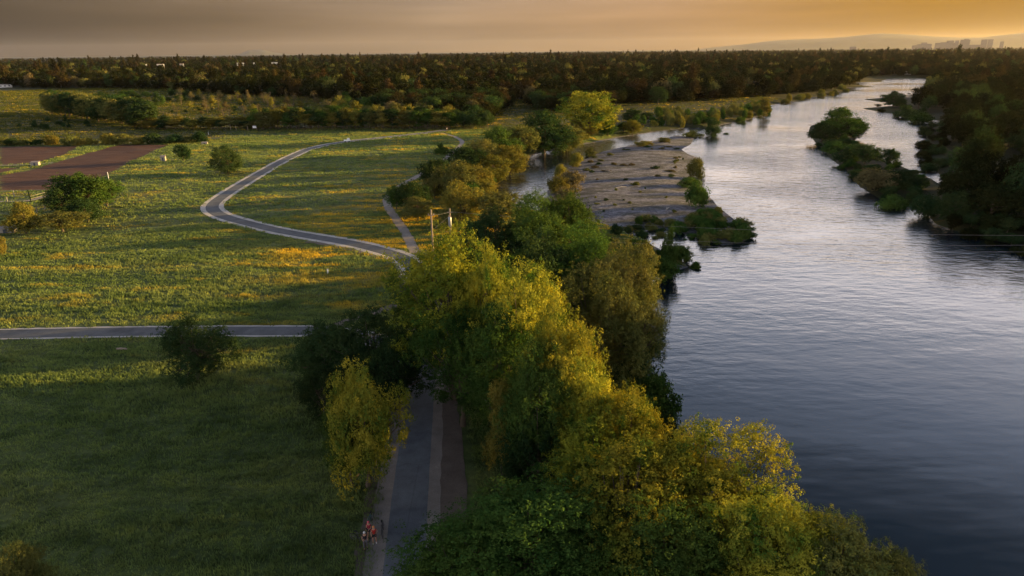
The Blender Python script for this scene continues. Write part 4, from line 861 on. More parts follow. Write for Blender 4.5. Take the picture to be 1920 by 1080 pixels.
gn_.interface.new_socket('Geometry', in_out='INPUT', socket_type='NodeSocketGeometry'); gn_.interface.new_socket('Geometry', in_out='OUTPUT', socket_type='NodeSocketGeometry')
gi = gn_.nodes.new('NodeGroupInput'); go = gn_.nodes.new('NodeGroupOutput')
ci = gn_.nodes.new('GeometryNodeCollectionInfo'); ci.inputs['Collection'].default_value = fcol; ci.inputs['Separate Children'].default_value = True; ci.inputs['Reset Children'].default_value = True
ip = gn_.nodes.new('GeometryNodeInstanceOnPoints'); ip.inputs['Pick Instance'].default_value = True
def attr(nm, typ):
    q = gn_.nodes.new('GeometryNodeInputNamedAttribute'); q.data_type = typ; q.inputs['Name'].default_value = nm; return [s for s in q.outputs if s.enabled][0] if False else q
a1 = attr('pick', 'INT'); a2 = attr('turn', 'FLOAT'); a3 = attr('size', 'FLOAT_VECTOR')
cx_ = gn_.nodes.new('ShaderNodeCombineXYZ')
gl = gn_.links.new
gl(gi.outputs[0], ip.inputs['Points']); gl(ci.outputs[0], ip.inputs['Instance']); gl(a1.outputs['Attribute'], ip.inputs['Instance Index'])
gl(a2.outputs['Attribute'], cx_.inputs['Z']); gl(cx_.outputs[0], ip.inputs['Rotation']); gl(a3.outputs['Attribute'], ip.inputs['Scale']); gl(ip.outputs[0], go.inputs[0])
md = fo.modifiers.new('scatter', 'NODES'); md.node_group = gn_

# ------------------------------------------------------------------ grass
GN = 150000
gr_ = np.random.default_rng(5)
def grass_points():
    out = []
    for (d0, d1, dens) in ((20, 60, 20.0), (60, 100, 11.0), (100, 160, 5.0), (160, 330, 1.3), (330, 640, .30), (640, 950, .13)):
        area = .5 * 1.45 * (d1 ** 2 - d0 ** 2) ; n = int(area * dens * .62); th_ = gr_.uniform(-.75, .70, n); dd = np.sqrt(gr_.uniform(d0 ** 2, d1 ** 2, n))
        p = np.c_[np.sin(th_) * dd, np.cos(th_) * dd]; out.append(np.c_[p, dd])
    return np.vstack(out)
G = grass_points(); Pg = G[:, :2]
ok = poly_sd(Pg, RIVER) > 2.5; G = G[ok]; Pg = G[:, :2]
ok = (line_d(Pg, PATH_MAIN[::3]) > 2.1 + .8 * gr_.random(len(Pg))) & (line_d(Pg, PATH_SIDE[::3]) > 1.7 + .7 * gr_.random(len(Pg))) & (line_d(Pg, TRAIL[::3]) > 1.2) & (line_d(Pg, DIRT_R[::4]) > 1.9) & (line_d(Pg, DIRT_J[::3]) > 1)
for s in (SOIL1, SOIL2, SOIL3): ok &= poly_sd(Pg, s) > .5
ok &= Pg[:, 0] < np.interp(Pg[:, 1], [20, 60, 100, 200, 400], [16, 24, 30, 90, 200])
ok &= (poly_sd(Pg, DRY) > 0) | (gr_.random(len(Pg)) < .35)
G = G[ok]; Pg = G[:, :2]; n = len(G)
hn = fbm(Pg[:, 0] / 7, Pg[:, 1] / 2.6); hn2 = fbm(Pg[:, 0] / 30 + 9, Pg[:, 1] / 12 + 5)
ht = .78 * (.13 + .42 * np.clip(hn - .25, 0, 1) + .30 * np.clip(hn2 - .35, 0, 1)) * (1 + G[:, 2] / 330)
NB = 7; bw = (.024 + G[:, 2] * .0005)
gz = ground_z(Pg[:, 0], Pg[:, 1])
ang = gr_.uniform(0, 6.28, (n, NB)); rad = gr_.uniform(0, 1, (n, NB)) * (.22 + G[:, 2:3] * .0030); bx = Pg[:, 0:1] + np.cos(ang) * rad; by = Pg[:, 1:2] + np.sin(ang) * rad
fa = gr_.uniform(0, 6.28, (n, NB)); hb = ht[:, None] * gr_.uniform(.6, 1.25, (n, NB)); ln = gr_.uniform(.1, .6, (n, NB)) * hb
b0 = np.stack([bx - np.cos(fa) * bw[:, None], by - np.sin(fa) * bw[:, None], np.broadcast_to(gz[:, None] - .03, bx.shape)], -1)
b1 = np.stack([bx + np.cos(fa) * bw[:, None], by + np.sin(fa) * bw[:, None], np.broadcast_to(gz[:, None] - .03, bx.shape)], -1)
la = gr_.uniform(0, 6.28, (n, NB)); tp = np.stack([bx + np.cos(la) * ln, by + np.sin(la) * ln, gz[:, None] + hb], -1)
V = np.stack([b0, b1, tp], 2).reshape(-1, 3)
gmat = new_mat('grass_blades'); t = gmat.node_tree; o = N(t, 'ShaderNodeOutputMaterial'); d_ = N(t, 'ShaderNodeBsdfDiffuse'); tr_ = N(t, 'ShaderNodeBsdfTranslucent'); mx = N(t, 'ShaderNodeMixShader'); mx.inputs[0].default_value = .4
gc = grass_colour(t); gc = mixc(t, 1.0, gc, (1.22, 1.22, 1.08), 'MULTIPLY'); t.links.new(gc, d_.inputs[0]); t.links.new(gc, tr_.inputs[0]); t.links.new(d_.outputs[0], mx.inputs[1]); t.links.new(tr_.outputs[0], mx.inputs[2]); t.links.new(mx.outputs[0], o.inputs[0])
go_ = link('meadow_grass', mesh_np('meadow_grass', V, 3, np.arange(len(V)), gmat)); tag(go_, 'tufted green meadow grass with yellow flower patches and painted golden sun streaks', 'grass', kind='stuff')
print('grass tufts', n, 'forest', len(RP))

# ------------------------------------------------------------------ far hills
hm = simple('hill_grass', (.10, .10, .07), .95, .05, noise=.3, nscale=.002)
def hill(name, u0, u1, dist, prof, label=None):
    n = 60; us = np.linspace(u0, u1, n); pr = np.interp(us, prof[0], prof[1]); V = []
    for k, (dd, hf) in enumerate(((-1800, 0), (-1000, .55), (0, 1), (1300, .5), (2600, 0))):
        for i, u in enumerate(us):
            p = gp(u, 120); a_ = math.atan2(p[0], p[1]); q = dist + dd
            hgt = pr[i] / F * dist * hf * (1 + .05 * math.sin(i * .45 + k))
            V.append((math.sin(a_) * q, math.cos(a_) * q, hgt - 5 if hf == 0 else hgt))
    idx = [(k * n + i, k * n + i + 1, (k + 1) * n + i + 1, (k + 1) * n + i) for k in range(4) for i in range(n - 1)]
    o = link(name, mesh_np(name, V, 4, idx, hm, smooth=True)); tag(o, kind='structure')
hill('hills', 1290, 2060, 27000, ([1290, 1340, 1440, 1560, 1640, 1700, 1790, 1830, 1870, 1930, 2060], [0, 5, 13, 18, 21, 20, 14, 13, 17, 22, 10]))
hill('hills', 430, 560, 28000, ([430, 452, 470, 500, 520, 560], [0, 2, 8, 8, 3, 0]))

# ------------------------------------------------------------------ skyline, far houses
bm1 = simple('tower_wall', (.20, .18, .17), .8, .2); bm2 = simple('tower_glass', (.06, .07, .09), .25, .6); wh = simple('white_wall', (.75, .74, .70), .7, .3); rf = simple('grey_roof', (.20, .18, .17), .9, .2); tile = simple('brown_roof', (.22, .12, .08), .9, .1)
def tower(u0, u1, px_h, label, dist=13000, step=False, mast=False):
    p = gp((u0 + u1) / 2, 120); a_ = math.atan2(p[0], p[1]); w_ = (u1 - u0) / F * dist * .96; h_ = (px_h * .8 + 3.2) / F * dist
    e = empty('tower_block', (math.sin(a_) * dist, math.cos(a_) * dist, 0), -a_, label=label, cat='building', group=None)
    m1 = MB(); m1.box((0, 0, h_ / 2), (w_, w_ * .7, h_))
    if step: m1.box((w_ * .1, 0, h_ * 1.05), (w_ * .55, w_ * .4, h_ * .1))
    m1.build('wall', bm1, e)
    m2 = MB(); nf = max(4, int(h_ / 16))
    for k in range(nf): m2.box((0, 0, h_ * (k + .6) / nf), (w_ * 1.006, w_ * .71, h_ / nf * .45))
    m2.build('window_band', bm2, e)
    if mast:
        m3 = MB(); m3.tube([(0, 0, h_), (0, 0, h_ * 1.35)], [1.6, .6], 6); m3.build('mast', bm1, e)
tower(1706, 1716, 3, 'low leftmost block of the hazy city skyline', step=True)
tower(1717, 1737, 5, 'rounded group block left in the hazy city skyline', step=True)
tower(1722, 1730, 8, 'slim tower rising from the left group of the city skyline')
tower(1748, 1757, 7, 'narrow tower at the left of the central skyline group')
tower(1758, 1769, 8, 'flat-topped block in the central skyline group')
tower(1769, 1779, 11, 'tallest slab of the central skyline group')
tower(1779, 1785, 7, 'low block between the two tall central skyline slabs')
tower(1784, 1789, 11, 'thin tower at the right of the central skyline group')
tower(1795, 1808, 12, 'broad tall block standing alone right of the central skyline group', step=True)
tower(1808, 1830, 3, 'long low building between the broad block and the right pair of towers')
tower(1833, 1841, 12, 'left tower of the pair at the right of the skyline')
tower(1845, 1852, 12, 'right tower of the pair with a thin mast', mast=True)
tower(1868, 1873, 8, 'small isolated tower at the right end of the skyline')
tower(1590, 1600, 2, 'low hazy block far left of the city skyline')
def house(u, v, wpx, h_, label, roof=rf, wall=wh, name='house', flat=False):
    x, y = gp(u, v); w_ = wpx * depth(x, y, 0) / F; a_ = math.atan2(x, y)
    e = empty(name, (x, y, 0), -a_, label=label, cat='house')
    m1 = MB(); m1.box((0, 0, h_ / 2), (w_, w_ * .5, h_)); m1.build('wall', wall, e)
    m2 = MB()
    if flat: m2.box((0, 0, h_ + .2), (w_ * 1.06, w_ * .56, .4))
    else:
        a2_ = w_ * .53; b2_ = w_ * .30; m2.add([(-a2_, -b2_, h_), (a2_, -b2_, h_), (a2_, b2_, h_), (-a2_, b2_, h_), (-a2_ * .8, 0, h_ + w_ * .13), (a2_ * .8, 0, h_ + w_ * .13)], [(0, 1, 5, 4), (2, 3, 4, 5), (1, 2, 5), (3, 0, 4), (3, 2, 1, 0)])
    m2.build('roof', roof, e)
    for k in (-.3, 0, .3):
        m3 = MB(); m3.box((k * w_, -w_ * .25, h_ * .55), (w_ * .12, .12, h_ * .35)); m3.build('window', bm2, e)
house(1702, 140, 12, 5, 'pale house on the far river bank beneath the forest')
house(1737, 139, 15, 4, 'long low building with bright roof edge beside the pale far bank house', flat=True, roof=wh, wall=rf)
house(70, 160, 20, 4, 'grey-roofed building at the forest edge, upper left', wall=rf)
house(10, 164, 22, 3.5, 'long pale shed at the left frame edge before the forest', flat=True)
for (u, w_, lab) in ((276, 5, 'first tiny white building among the far trees at the left'), (300, 9, 'wider white building with red roof among the far trees at the left'), (340, 5, 'tiny white building right of the red-roofed one among far trees'),
                     (447, 7, 'brightest white building on the far horizon'), (455, 5, 'tiny white building touching the brightest one'), (478, 5, 'lone white speck of a building beneath the far mountain'), (515, 9, 'long white building right of the far mountain foot')):
    x, y = gp(u, 116); sc_ = 1800 / math.hypot(x, y); x *= sc_; y *= sc_; wm_ = w_ * 1.2 * 1800 / F; a_ = math.atan2(x, y)
    e = empty('house', (x, y, 0), -a_, label=lab, cat='house')
    m1 = MB(); m1.box((0, 0, 8), (wm_, wm_ * .5, 16)); m1.build('wall', wh, e); m2 = MB(); m2.box((0, 0, 16.3), (wm_ * 1.05, wm_ * .55, .8)); m2.build('roof', tile if 'red' in lab else rf, e)
    for k in (-.3, 0, .3):
        m3 = MB(); m3.box((k * wm_, -wm_ * .25, 13), (wm_ * .12, .3, 2)); m3.build('window', bm2, e)

# ------------------------------------------------------------------ utility poles, transformer, wires
wood = simple('weathered_wood', (.26, .21, .16), .9, .1, noise=.35, nscale=6); metal_g = simple('grey_metal', (.28, .31, .34), .45, .5, metal=.3); cer = simple('insulator', (.25, .2, .18), .4, .5); wirem = simple('wire_metal', (.30, .28, .26), .5, .5)
x1, y1 = gp(808, 393, 11.5); x2, y2 = gp(843, 391, 11.0)
e1 = empty('utility_pole', (x1, y1, 0), 0, label='bare wooden utility pole left of the pole with the transformer', cat='utility pole')
m = MB(); m.tube([(0, 0, -.5), (0, 0, 11.5)], [.19, .13], 10); m.build('post', wood, e1)
m = MB(); m.box((0, -.14, 10.6), (1.0, .10, .11)); m.build('crossarm', wood, e1)
for k in (-.42, 0, .42):
    m = MB(); m.tube([(k, -.14, 10.67), (k, -.14, 10.78), (k, -.14, 10.9)], [.05, .09, .04], 8); m.build('insulator', cer, e1)
e2 = empty('utility_pole', (x2, y2, 0), 0, label='wooden utility pole carrying a light grey transformer drum', cat='utility pole')
m = MB(); m.tube([(0, 0, -.5), (0, 0, 11.0)], [.18, .12], 10); m.build('post', wood, e2)
m = MB(); m.tube([(0, -.5, 8.1), (0, -.5, 8.2), (0, -.5, 9.6), (0, -.5, 9.72)], [.22, .27, .27, .20], 16); tr = m.build('transformer', metal_g, e2, True)
for k in (-.15, .15):
    m = MB(); m.tube([(k, -.5, 9.7), (k, -.5, 9.98)], [.06, .04], 8); m.build('bushing', cer, tr)
m = MB(); m.box((0, -.14, 10.4), (.9, .10, .11)); m.build('crossarm', wood, e2)
m = MB(); m.box((0, -.25, 8.9), (.1, .4, .1)); m.build('bracket', metal_g, e2)
x3, y3 = 118.0, 78.0
e3 = empty('utility_pole', (x3, y3, 0), .3, label='wooden pole on the far river bank that the river wires run to', cat='utility pole')
m = MB(); m.tube([(0, 0, -.5), (0, 0, 15)], [.2, .13], 10); m.build('post', wood, e3); m = MB(); m.box((0, -.14, 14), (1.8, .12, .14)); m.build('crossarm', wood, e3)
def wire(a_, b_, sag, label, rad=.011):
    a_ = Vector(a_); b_ = Vector(b_); pts = [a_.lerp(b_, k / 24) - Vector((0, 0, sag * 4 * (k / 24) * (1 - k / 24))) for k in range(25)]
    m = MB(); m.tube(pts, rad, 5, cap=False); o = m.build('power_wire', wirem); tag(o, label, 'wire')
wire((x2, y2 - .14, 10.5), (x3 - .7, y3, 14.1), 2.2, 'upper thin wire running from the transformer pole over the trees and river')
wire((x2, y2 - .1, 7.9), (x3 + .7, y3, 14.1), 2.6, 'middle thin wire running from the transformer pole over the trees and river')
wire((x1, y1 - .1, 8.2), (x3, y3, 12.6), 2.4, 'lowest thin wire running from the bare pole over the trees and river')
wire((x1, y1 - .14, 10.9), (x2, y2 - .14, 10.5), .25, 'short wire slung between the two utility poles', .01)
wire((x1, y1 - .1, 8.2), (x2, y2 - .1, 9.9), .1, 'short slanting wire from the bare pole up to the transformer', .01)

# ------------------------------------------------------------------ people and bicycles beside the path
skin_m = simple('skin', (.42, .24, .16), .6, .3); black_m = simple('black_cloth', (.02, .02, .025), .85, .2); red_m = simple('red_cloth', (.32, .025, .022), .8, .2); maroon_m = simple('maroon_cloth', (.22, .02, .035), .8, .2)
grey_m = simple('grey_cloth', (.10, .10, .11), .85, .2); white_m = simple('white_cloth', (.75, .75, .73), .7, .3); hair_m = simple('hair', (.04, .025, .015), .8, .2); pink_m = simple('helmet_red', (.55, .08, .10), .4, .5); rubber = simple('tyre_rubber', (.015, .015, .015), .8, .3); steel = simple('steel', (.16, .16, .17), .4, .5, metal=.6); framem = simple('frame_paint', (.03, .03, .035), .4, .5); shell_m = simple('helmet_white', (.6, .6, .58), .4, .5)
def skinned(name, verts, edges, radii, mat, parent, sub=1):
    me = bpy.data.meshes.new(name); me.from_pydata(verts, edges, []); me.materials.append(mat); o = link(name, me, parent)
    sm = o.modifiers.new('skin', 'SKIN'); sm.use_smooth_shade = True
    if not me.skin_vertices: me.attributes.new('skin_vertices', 'FLOAT2', 'POINT') if False else None
    bpy.context.view_layer.objects.active = o
    if len(me.skin_vertices) == 0:
        with bpy.context.temp_override(object=o, active_object=o):
            bpy.ops.mesh.customdata_skin_add()
    sv = me.skin_vertices[0].data
    for i, rr in enumerate(radii): sv[i].radius = (rr, rr); sv[i].use_root = (i == 0)
    ss = o.modifiers.new('sub', 'SUBSURF'); ss.levels = sub; ss.render_levels = sub
    return o
def person(x, y, rz, label, top, bottom, headgear, shoes, sleeve, arm_pose, lean=0.0):
    e = empty('person', (x, y, float(max(ground_z(x, y), 0)) + .03), rz, label=label, cat='person'); e.scale = (.88, .88, .88)
    ly = lean
    J = {'pel': (0, 0, .93), 'wai': (0, .01 + ly * .4, 1.10), 'che': (0, .0 + ly * .8, 1.33), 'nec': (0, ly * 1.0, 1.49), 'hea': (0, .02 + ly * 1.1, 1.58), 'crn': (0, .01 + ly * 1.1, 1.70)}
    V = []; E = []; Rr = []; ix = {}
    def ad(n, p, r): ix[n] = len(V); V.append(p); Rr.append(r)
    ad('pel', J['pel'], .145); ad('wai', J['wai'], .13); ad('che', J['che'], .155); ad('nec', J['nec'], .058); ad('hea', J['hea'], .085); ad('crn', J['crn'], .078)
    for a_, b_ in (('pel', 'wai'), ('wai', 'che'), ('che', 'nec'), ('nec', 'hea'), ('hea', 'crn')): E.append((ix[a_], ix[b_]))
    ad('nose', (0, .115 + ly * 1.1, 1.60), .014); E.append((ix['hea'], ix['nose']))
    for sd_, s_ in (('l', -1), ('r', 1)):
        st = .10 if s_ > 0 else -.04
        ad(sd_ + 'hip', (s_ * .10, 0, .88), .10); ad(sd_ + 'kne', (s_ * .12, st * .5 + .02, .49), .062); ad(sd_ + 'ank', (s_ * .13, st, .09), .042); ad(sd_ + 'toe', (s_ * .15, st + .17, .035), .035)
        ad(sd_ + 'sho', (s_ * .185, ly * .9, 1.40), .062); el, wr = arm_pose[0 if s_ < 0 else 1]; ad(sd_ + 'elb', (s_ * el[0], el[1] + ly, el[2]), .042); ad(sd_ + 'wri', (s_ * wr[0], wr[1] + ly, wr[2]), .027)
        d = Vector(wr) - Vector(el); d.normalize(); w_ = Vector((s_ * wr[0], wr[1] + ly, wr[2])); d = Vector((s_ * d.x, d.y, d.z)); pm = w_ + d * .07
        ad(sd_ + 'pal', tuple(pm), .030)
        sdv = d.cross(Vector((0, 0, 1))) if abs(d.z) < .9 else Vector((0, 1, 0)); sdv.normalize()
        for q in range(4):
            b_ = pm + sdv * (q - 1.5) * .02; ln_ = (.045, .055, .052, .04)[q]
            ad(f'{sd_}f{q}', tuple(b_ + d * ln_), .009); ad(f'{sd_}g{q}', tuple(b_ + d * ln_ * 1.6 + Vector((0, 0, -.015))), .008); E.append((ix[sd_ + 'pal'], ix[f'{sd_}f{q}'])); E.append((ix[f'{sd_}f{q}'], ix[f'{sd_}g{q}']))
        ad(sd_ + 'th', tuple(w_ + d * .05 + sdv * .045), .010); E.append((ix[sd_ + 'wri'], ix[sd_ + 'th']))
        for a_, b_ in (('pel', sd_ + 'hip'), (sd_ + 'hip', sd_ + 'kne'), (sd_ + 'kne', sd_ + 'ank'), (sd_ + 'ank', sd_ + 'toe'), ('che', sd_ + 'sho'), (sd_ + 'sho', sd_ + 'elb'), (sd_ + 'elb', sd_ + 'wri'), (sd_ + 'wri', sd_ + 'pal')): E.append((ix[a_], ix[b_]))
    skinned('body', V, E, Rr, skin_m, e)
    def sub_(name, keys, edges, mat, k, ends={}):
        vv = [V[ix[q]] if q not in ends else ends[q] for q in keys]; rr = [Rr[ix[q]] * k + .008 for q in keys]; ee = [(keys.index(a_), keys.index(b_)) for a_, b_ in edges]; return skinned(name, vv, ee, rr, mat, e)
    mid = lambda a_, b_, f: tuple(Vector(V[ix[a_]]).lerp(Vector(V[ix[b_]]), f))
    sub_('shirt', ['pel', 'wai', 'che', 'lsho', 'rsho', 'lelb', 'relb'], [('pel', 'wai'), ('wai', 'che'), ('che', 'lsho'), ('che', 'rsho'), ('lsho', 'lelb'), ('rsho', 'relb')], top, 1.10, {'lelb': mid('lsho', 'lelb', sleeve), 'relb': mid('rsho', 'relb', sleeve)})
    kk = .75 if bottom is black_m else 1.85
    lk = (lambda s_: mid(s_ + 'hip', s_ + 'kne', kk)) if kk < 1 else (lambda s_: mid(s_ + 'kne', s_ + 'ank', .85))
    if kk < 1: sub_('shorts', ['pel', 'lhip', 'rhip', 'lkne', 'rkne'], [('pel', 'lhip'), ('pel', 'rhip'), ('lhip', 'lkne'), ('rhip', 'rkne')], bottom, 1.12, {'lkne': lk('l'), 'rkne': lk('r')})
    else: sub_('trousers', ['pel', 'lhip', 'rhip', 'lkne', 'rkne', 'lank', 'rank'], [('pel', 'lhip'), ('pel', 'rhip'), ('lhip', 'lkne'), ('rhip', 'rkne'), ('lkne', 'lank'), ('rkne', 'rank')], bottom, 1.12, {'lank': lk('l'), 'rank': lk('r')})
    for s_ in ('l', 'r'):
        m = MB(); a_ = Vector(V[ix[s_ + 'ank']]); t_ = Vector(V[ix[s_ + 'toe']]); m.tube([a_ + Vector((0, -.05, -.045)), a_ + Vector((0, .02, -.03)), t_ + Vector((0, .02, .0))], [.045, .055, .032], 8); m.build('shoe', shoes, e, True)
    m = MB(); c = Vector(J['crn']); hs = []
    for i_ in range(6):
        f = i_ / 5; an = f * math.pi / 2; hs.append((c + Vector((0, 0, -.06 + .13 * math.sin(an))), max(.115 * math.cos(an), .01)))
    m.tube([q[0] for q in hs], [q[1] for q in hs], 14); m.build('helmet' if headgear is not hair_m else 'hair', headgear, e, True)
    return e
down = ((.24, .0, 1.13), (.24, .08, .90)); fwd = ((.24, .02, 1.13), (.20, .26, 1.12)); hip = ((.30, -.06, 1.16), (.20, .08, 1.02))
xa, ya = gp(703, 1019); person(xa, ya, R_(190), 'person in a red sleeveless top, black shorts and white shoes standing beside the path', red_m, black_m, simple('helmet_amber', (.6, .22, .06), .4, .5), white_m, .22, (hip, fwd))
xb, yb = gp(694, 1009); person(xb, yb, R_(160), 'person in a maroon top with a red helmet standing behind the one in red', maroon_m, black_m, pink_m, black_m, .5, (fwd, down), lean=.05)
xc, yc = gp(686, 1030); person(xc, yc, R_(200), 'person in black shirt and grey trousers with a pale helmet beside the leftmost bicycle', black_m, grey_m, shell_m, black_m, .4, (fwd, fwd))
def bicycle(x, y, rz, label, tilt=0.0, fc=framem):
    e = empty('bicycle', (x, y, float(max(ground_z(x, y), 0)) + .04), rz, label=label, cat='bicycle'); e.rotation_euler = (R_(tilt), 0, rz)
    for k in (-.52, .52):
        m = MB(); m.ring((k, 0, .35), .325, .026, n=28); wl = m.build('wheel', rubber, e, True)
        m = MB(); m.ring((k, 0, .35), .295, .012, n=28); m.build('rim', steel, wl, True)
        m = MB()
        for q in range(12):
            an = q * math.pi / 6; m.tube([(k, 0, .35), (k + .29 * math.cos(an), 0, .35 + .29 * math.sin(an))], .004, 4)
        m.build('spokes', steel, wl)
    m = MB(); bb = (-.08, 0, .30); st = (-.20, 0, .80); hd = (.33, 0, .82); hd2 = (.37, 0, .66)
    for a_, b_ in ((bb, st), (st, hd), (bb, hd2), (hd, hd2)): m.tube([a_, b_], .022, 8)
    for s_ in (-.05, .05):
        for a_, b_ in (((-.08, s_ * .6, .30), (-.52, s_, .35)), ((-.19, s_ * .4, .76), (-.52, s_, .35)), ((.37, s_ * .7, .66), (.52, s_, .35))): m.tube([a_, b_], .012, 6)
    m.build('frame', fc, e, True)
    m = MB(); m.tube([(-.20, 0, .78), (-.23, 0, .93)], .014, 6); m.build('seat_post', steel, e)
    m = MB(); m.tube([(-.36, 0, .95), (-.30, 0, .96), (-.15, 0, .95), (-.08, 0, .94)], [.05, .06, .035, .015], 8); m.build('saddle', black_m, e, True)
    m = MB(); m.tube([(.33, 0, .82), (.32, 0, .97)], .016, 6); m.tube([(.30, -.29, .98), (.34, -.2, 1.0), (.36, 0, .98), (.34, .2, 1.0), (.30, .29, .98)], .014, 6); m.build('handlebar', framem, e, True)
    m = MB(); m.ring((-.08, 0, .30), .09, .008, n=20); m.tube([(-.08, -.04, .30), (.03, -.06, .18)], .011, 5); m.tube([(-.08, .04, .30), (-.19, .06, .42)], .011, 5); m.box((.05, -.1, .17), (.09, .08, .02)); m.box((-.21, .1, .43), (.09, .08, .02)); m.build('crank', steel, e)
    return e
x, y = gp(719, 1001); bicycle(x, y, R_(-82), 'dark bicycle standing on the pale verge next to the asphalt, right of the people', 6)
x, y = gp(693, 984); bicycle(x, y, R_(-100), 'bicycle with greenish frame standing just beyond the two people in red', -5, simple('teal_paint', (.05, .16, .15), .4, .5))
x, y = gp(676, 1016); bicycle(x, y, R_(-16), 'black bicycle standing in the grass edge left of the person in black', 8)

# ------------------------------------------------------------------ small things
def at_px(u, v, z=0.0):
    x, y = gp(u, v, z); return x, y, float(ground_z(x, y))
# cyclist far along the curved path
def small_rider(u, v, label, shirt):
    x, y, z = at_px(u, v); b = bicycle(x, y, R_(15), label.replace('cyclist', 'bicycle under the cyclist'), 0)
    e = empty('person', (x, y, z + .05), R_(-75), label=label, cat='person')
    V = [(0, -.20, .98), (0, 0, 1.25), (0, .12, 1.42), (0, .17, 1.52), (0, .2, 1.64)]; E = [(0, 1), (1, 2), (2, 3), (3, 4)]; Rr = [.14, .14, .13, .055, .1]
    for s_ in (-1, 1):
        b0 = len(V); V += [(s_ * .1, -.18, .92), (s_ * .12, .18, .72), (s_ * .1, .02, .34), (s_ * .1, .16, .29), (s_ * .18, .1, 1.38), (s_ * .22, .32, 1.18), (s_ * .22, .42, 1.02), (s_ * .2, .48, 1.0)]; Rr += [.09, .06, .04, .035, .06, .04, .03, .03]
        E += [(0, b0), (b0, b0 + 1), (b0 + 1, b0 + 2), (b0 + 2, b0 + 3), (2, b0 + 4), (b0 + 4, b0 + 5), (b0 + 5, b0 + 6), (b0 + 6, b0 + 7)]
    skinned('body', V, E, Rr, skin_m, e); skinned('shirt', V[:3], [(0, 1), (1, 2)], [.16, .17, .15], shirt, e)
small_rider(838, 246, 'distant cyclist in white at the far end of the path', white_m)
def van(u, v):
    x, y, z = at_px(u, v); e = empty('utility_cart', (x, y, z + .05), R_(12), label='tiny white maintenance cart on the far stretch of the curved path', cat='cart')
    m = MB(); m.box((-.2, 0, .75), (2.6, 1.25, .55)); m.build('body', white_m, e); m = MB(); m.box((.35, 0, 1.35), (1.1, 1.15, .6), taper=.85); m.build('cab', white_m, e); m = MB(); m.box((.37, 0, 1.36), (1.16, 1.0, .34)); m.build('window', bm2, e)
    for a_ in (-.95, .65):
        for b_ in (-.6, .6):
            m = MB(); m.ring((a_, b_, .32), .22, .1, n=16); m.tube([(a_, b_ - .06, .32), (a_, b_ + .06, .32)], .18, 12); m.build('wheel', rubber, e)
van(652, 267)
# sign board with posts at the hedge
x, y, z = at_px(478, 244); e = empty('information_board', (x, y, z), 0, label='white notice board between posts in front of the long hedge', cat='sign')
m = MB(); m.box((0, 0, 1.5), (1.7, .08, 1.1)); m.build('board', white_m, e)
for k in (-1, 1):
    m = MB(); m.box((k, 0, 1.1), (.13, .13, 2.2)); m.build('post', wood, e)
for u in (465, 433, 443):
    x, y, z = at_px(u, 245); m = MB(); m.box((x, y, z + 1.1), (.16, .16, 2.2)); m.box((x, y, z + 2.25), (.22, .22, .1)); o = m.build('fence_post', wood); tag(o, {465: 'tall post directly left of the white notice board', 433: 'leftmost tall post in front of the long hedge', 443: 'middle tall post in front of the long hedge'}[u], 'post')
pale_w0 = simple('bleached_wood', (.36, .33, .29), .85, .2, noise=.25)
def slim_post(u, vt, vb, label, rad=.1, mat=None):
    x, y, z = at_px(u, vb); h_ = (vb - vt) * depth(x, y, 0) / F * 1.03; e = empty('marker_post', (x, y, z), 0, label=label, cat='post')
    m = MB(); m.tube([(0, 0, -.2), (0, 0, h_)], [rad, rad * .8], 8); m.build('post', mat or white_m, e); m = MB(); m.tube([(0, 0, h_), (0, 0, h_ + .08)], [rad * 1.3, rad * .7], 8); m.build('cap', metal_g, e)
slim_post(205, 324, 341, 'single slim pale post at the corner of the ploughed field')
slim_post(391, 247, 252, 'small white marker post beside the far meadow track')
slim_post(615, 505, 513, 'short white-topped marker in the middle of the near meadow', .14)
# log
x, y, z = at_px(229, 656); e = link('log', None) if False else None
m = MB(); m.tube([(-.7, 0, .14), (-.2, .03, .17), (.4, 0, .15), (.75, -.08, .12)], [.13, .15, .14, .09], 9); o = m.build('log', wood); o.location = (x, y, z); tag(o, 'short grey log lying in the grass below the side path', 'log')
for k, (u, v, ln, rz, lab) in enumerate(((1165, 352, 3.2, .3, 'bleached driftwood trunk on the open upper part of the gravel bar'), (1252, 392, 2.4, 1.1, 'small driftwood trunk near the dark green bush on the gravel bar'), (1140, 322, 2.0, -.5, 'short driftwood piece among the rusty shrubs of the gravel bar'))):
    x, y, z = at_px(u, v, -.5); m = MB(); m.tube([(-ln / 2, 0, .12), (0, .08, .2), (ln / 2, 0, .15)], [.14, .17, .07], 8); m.tube([(0, .08, .2), (.3, .5, .45)], [.07, .03], 6); o = m.build('driftwood', pale_w0); o.location = (x, y, z); o.rotation_euler = (0, 0, rz); tag(o, lab, 'driftwood')
# post-and-wire fences of the garden plots
def fence(pts, hgt, step, label, mat=wood, rails=2):
    P_ = [np.array(gp(*p)) for p in pts]; e = empty('fence', (P_[0][0], P_[0][1], 0), 0, label=label, cat='fence'); o_ = P_[0]; prev = None
    for a_, b_ in zip(P_[:-1], P_[1:]):
        n_ = max(1, int(np.linalg.norm(b_ - a_) / step))
        for k in range(n_ + 1):
            q = a_ + (b_ - a_) * k / n_ - o_; z = float(ground_z(*(q + o_)))
            m = MB(); m.box((q[0], q[1], z + hgt / 2), (.14, .14, hgt)); m.build('post', mat, e)
        m = MB(); za, zb = float(ground_z(*a_)), float(ground_z(*b_))
        for r_ in range(rails):
            hh2 = hgt * (.95 - .45 * r_); m.tube([tuple(a_ - o_) + (za + hh2,), tuple(b_ - o_) + (zb + hh2,)], .035, 5)
        m.build('rail', mat, e)
pale_w = simple('pale_wood', (.27, .245, .21), .85, .2, noise=.2)
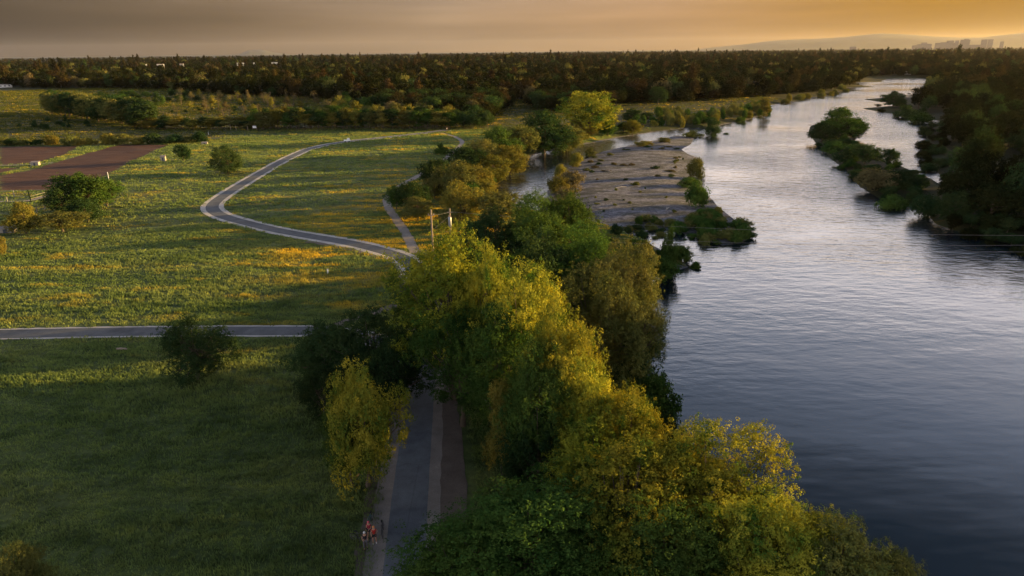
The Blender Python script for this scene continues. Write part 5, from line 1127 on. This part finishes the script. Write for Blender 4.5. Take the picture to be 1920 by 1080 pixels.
fence([(0, 371), (55, 368), (98, 366)], 1.7, 3.2, 'pale post fence along the lower edge of the ploughed field', pale_w)
fence([(-30, 380), (58, 377), (100, 366)], 1.4, 5, 'low fence along the track below the ploughed field', pale_w)
fence([(70, 400), (98, 388), (128, 378)], 1.6, 3, 'garden fence between the rusty golden tree and the field-side clump', wood)
fence([(300, 212), (380, 228), (470, 232)], 1.3, 7, 'dark fence line crossing the open flat behind the hedge', wood)
tag(ribbon('garden_track', smooth_line(gps([(-60, 379), (0, 378), (55, 376), (90, 367), (140, 362)]), 1.0), -.9, .9, .03, M['dirt2'], .2, 31), kind='structure')
tag(ribbon('field_track', smooth_line(gps([(-60, 311), (0, 310), (50, 309), (100, 305)]), 1.0), -.8, .8, .03, M['dirt2'], .2, 32), kind='structure')
def crate(u, v, w_, d_, h_, label, mat, name='shed', cat='shed'):
    x, y, z = at_px(u, v); e = empty(name, (x, y, z), .2, label=label, cat=cat); m = MB(); m.box((0, 0, h_ / 2), (w_, d_, h_)); m.build('wall', mat, e); m = MB(); m.add([(-w_ * .55, -d_ * .55, h_ * .98), (w_ * .55, -d_ * .55, h_ * .98), (w_ * .55, d_ * .55, h_ * 1.2), (-w_ * .55, d_ * .55, h_ * 1.2), (-w_ * .55, -d_ * .55, h_ * 1.06), (w_ * .55, -d_ * .55, h_ * 1.06), (w_ * .55, d_ * .55, h_ * 1.28), (-w_ * .55, d_ * .55, h_ * 1.28)], [(3, 2, 1, 0), (4, 5, 6, 7), (0, 1, 5, 4), (1, 2, 6, 5), (2, 3, 7, 6), (3, 0, 4, 7)]); m.build('roof', rf, e)
    m = MB(); m.box((0, -d_ * .5 - .02, h_ * .42), (w_ * .25, .06, h_ * .8)); m.build('door', bm2, e)
crate(67, 310, 2.4, 1.6, 1.1, 'small pale shed on the grass strip between the two ploughed fields', pale_w)
crate(307, 302, 1.5, 1.5, 1.6, 'small white hut beside the scrubby tree right of the ploughed field', pale_w)
crate(14, 436, 3.2, 1.6, 1.0, 'low pale garden shed at the left frame edge below the golden tree', pale_w)
crate(384, 271, 2.2, 1.6, .9, 'tiny pale shed at the right end of the field hedge', pale_w)

# ------------------------------------------------------------------ evening haze over the plain
HAZE = 0.8e-5
if HAZE > 0:
    m = MB(); m.box((0, 15500, 248), (52000, 35000, 506)); hz = m.build('haze', new_mat('haze')); tag(hz, 'thin warm evening haze lying over the whole plain', 'haze', kind='stuff')
    t = hz.data.materials[0].node_tree; o = N(t, 'ShaderNodeOutputMaterial'); v = N(t, 'ShaderNodeVolumePrincipled'); v.inputs['Color'].default_value = (.85, .80, .76, 1); v.inputs['Density'].default_value = HAZE; v.inputs['Anisotropy'].default_value = .55
    t.links.new(v.outputs[0], o.inputs['Volume'])
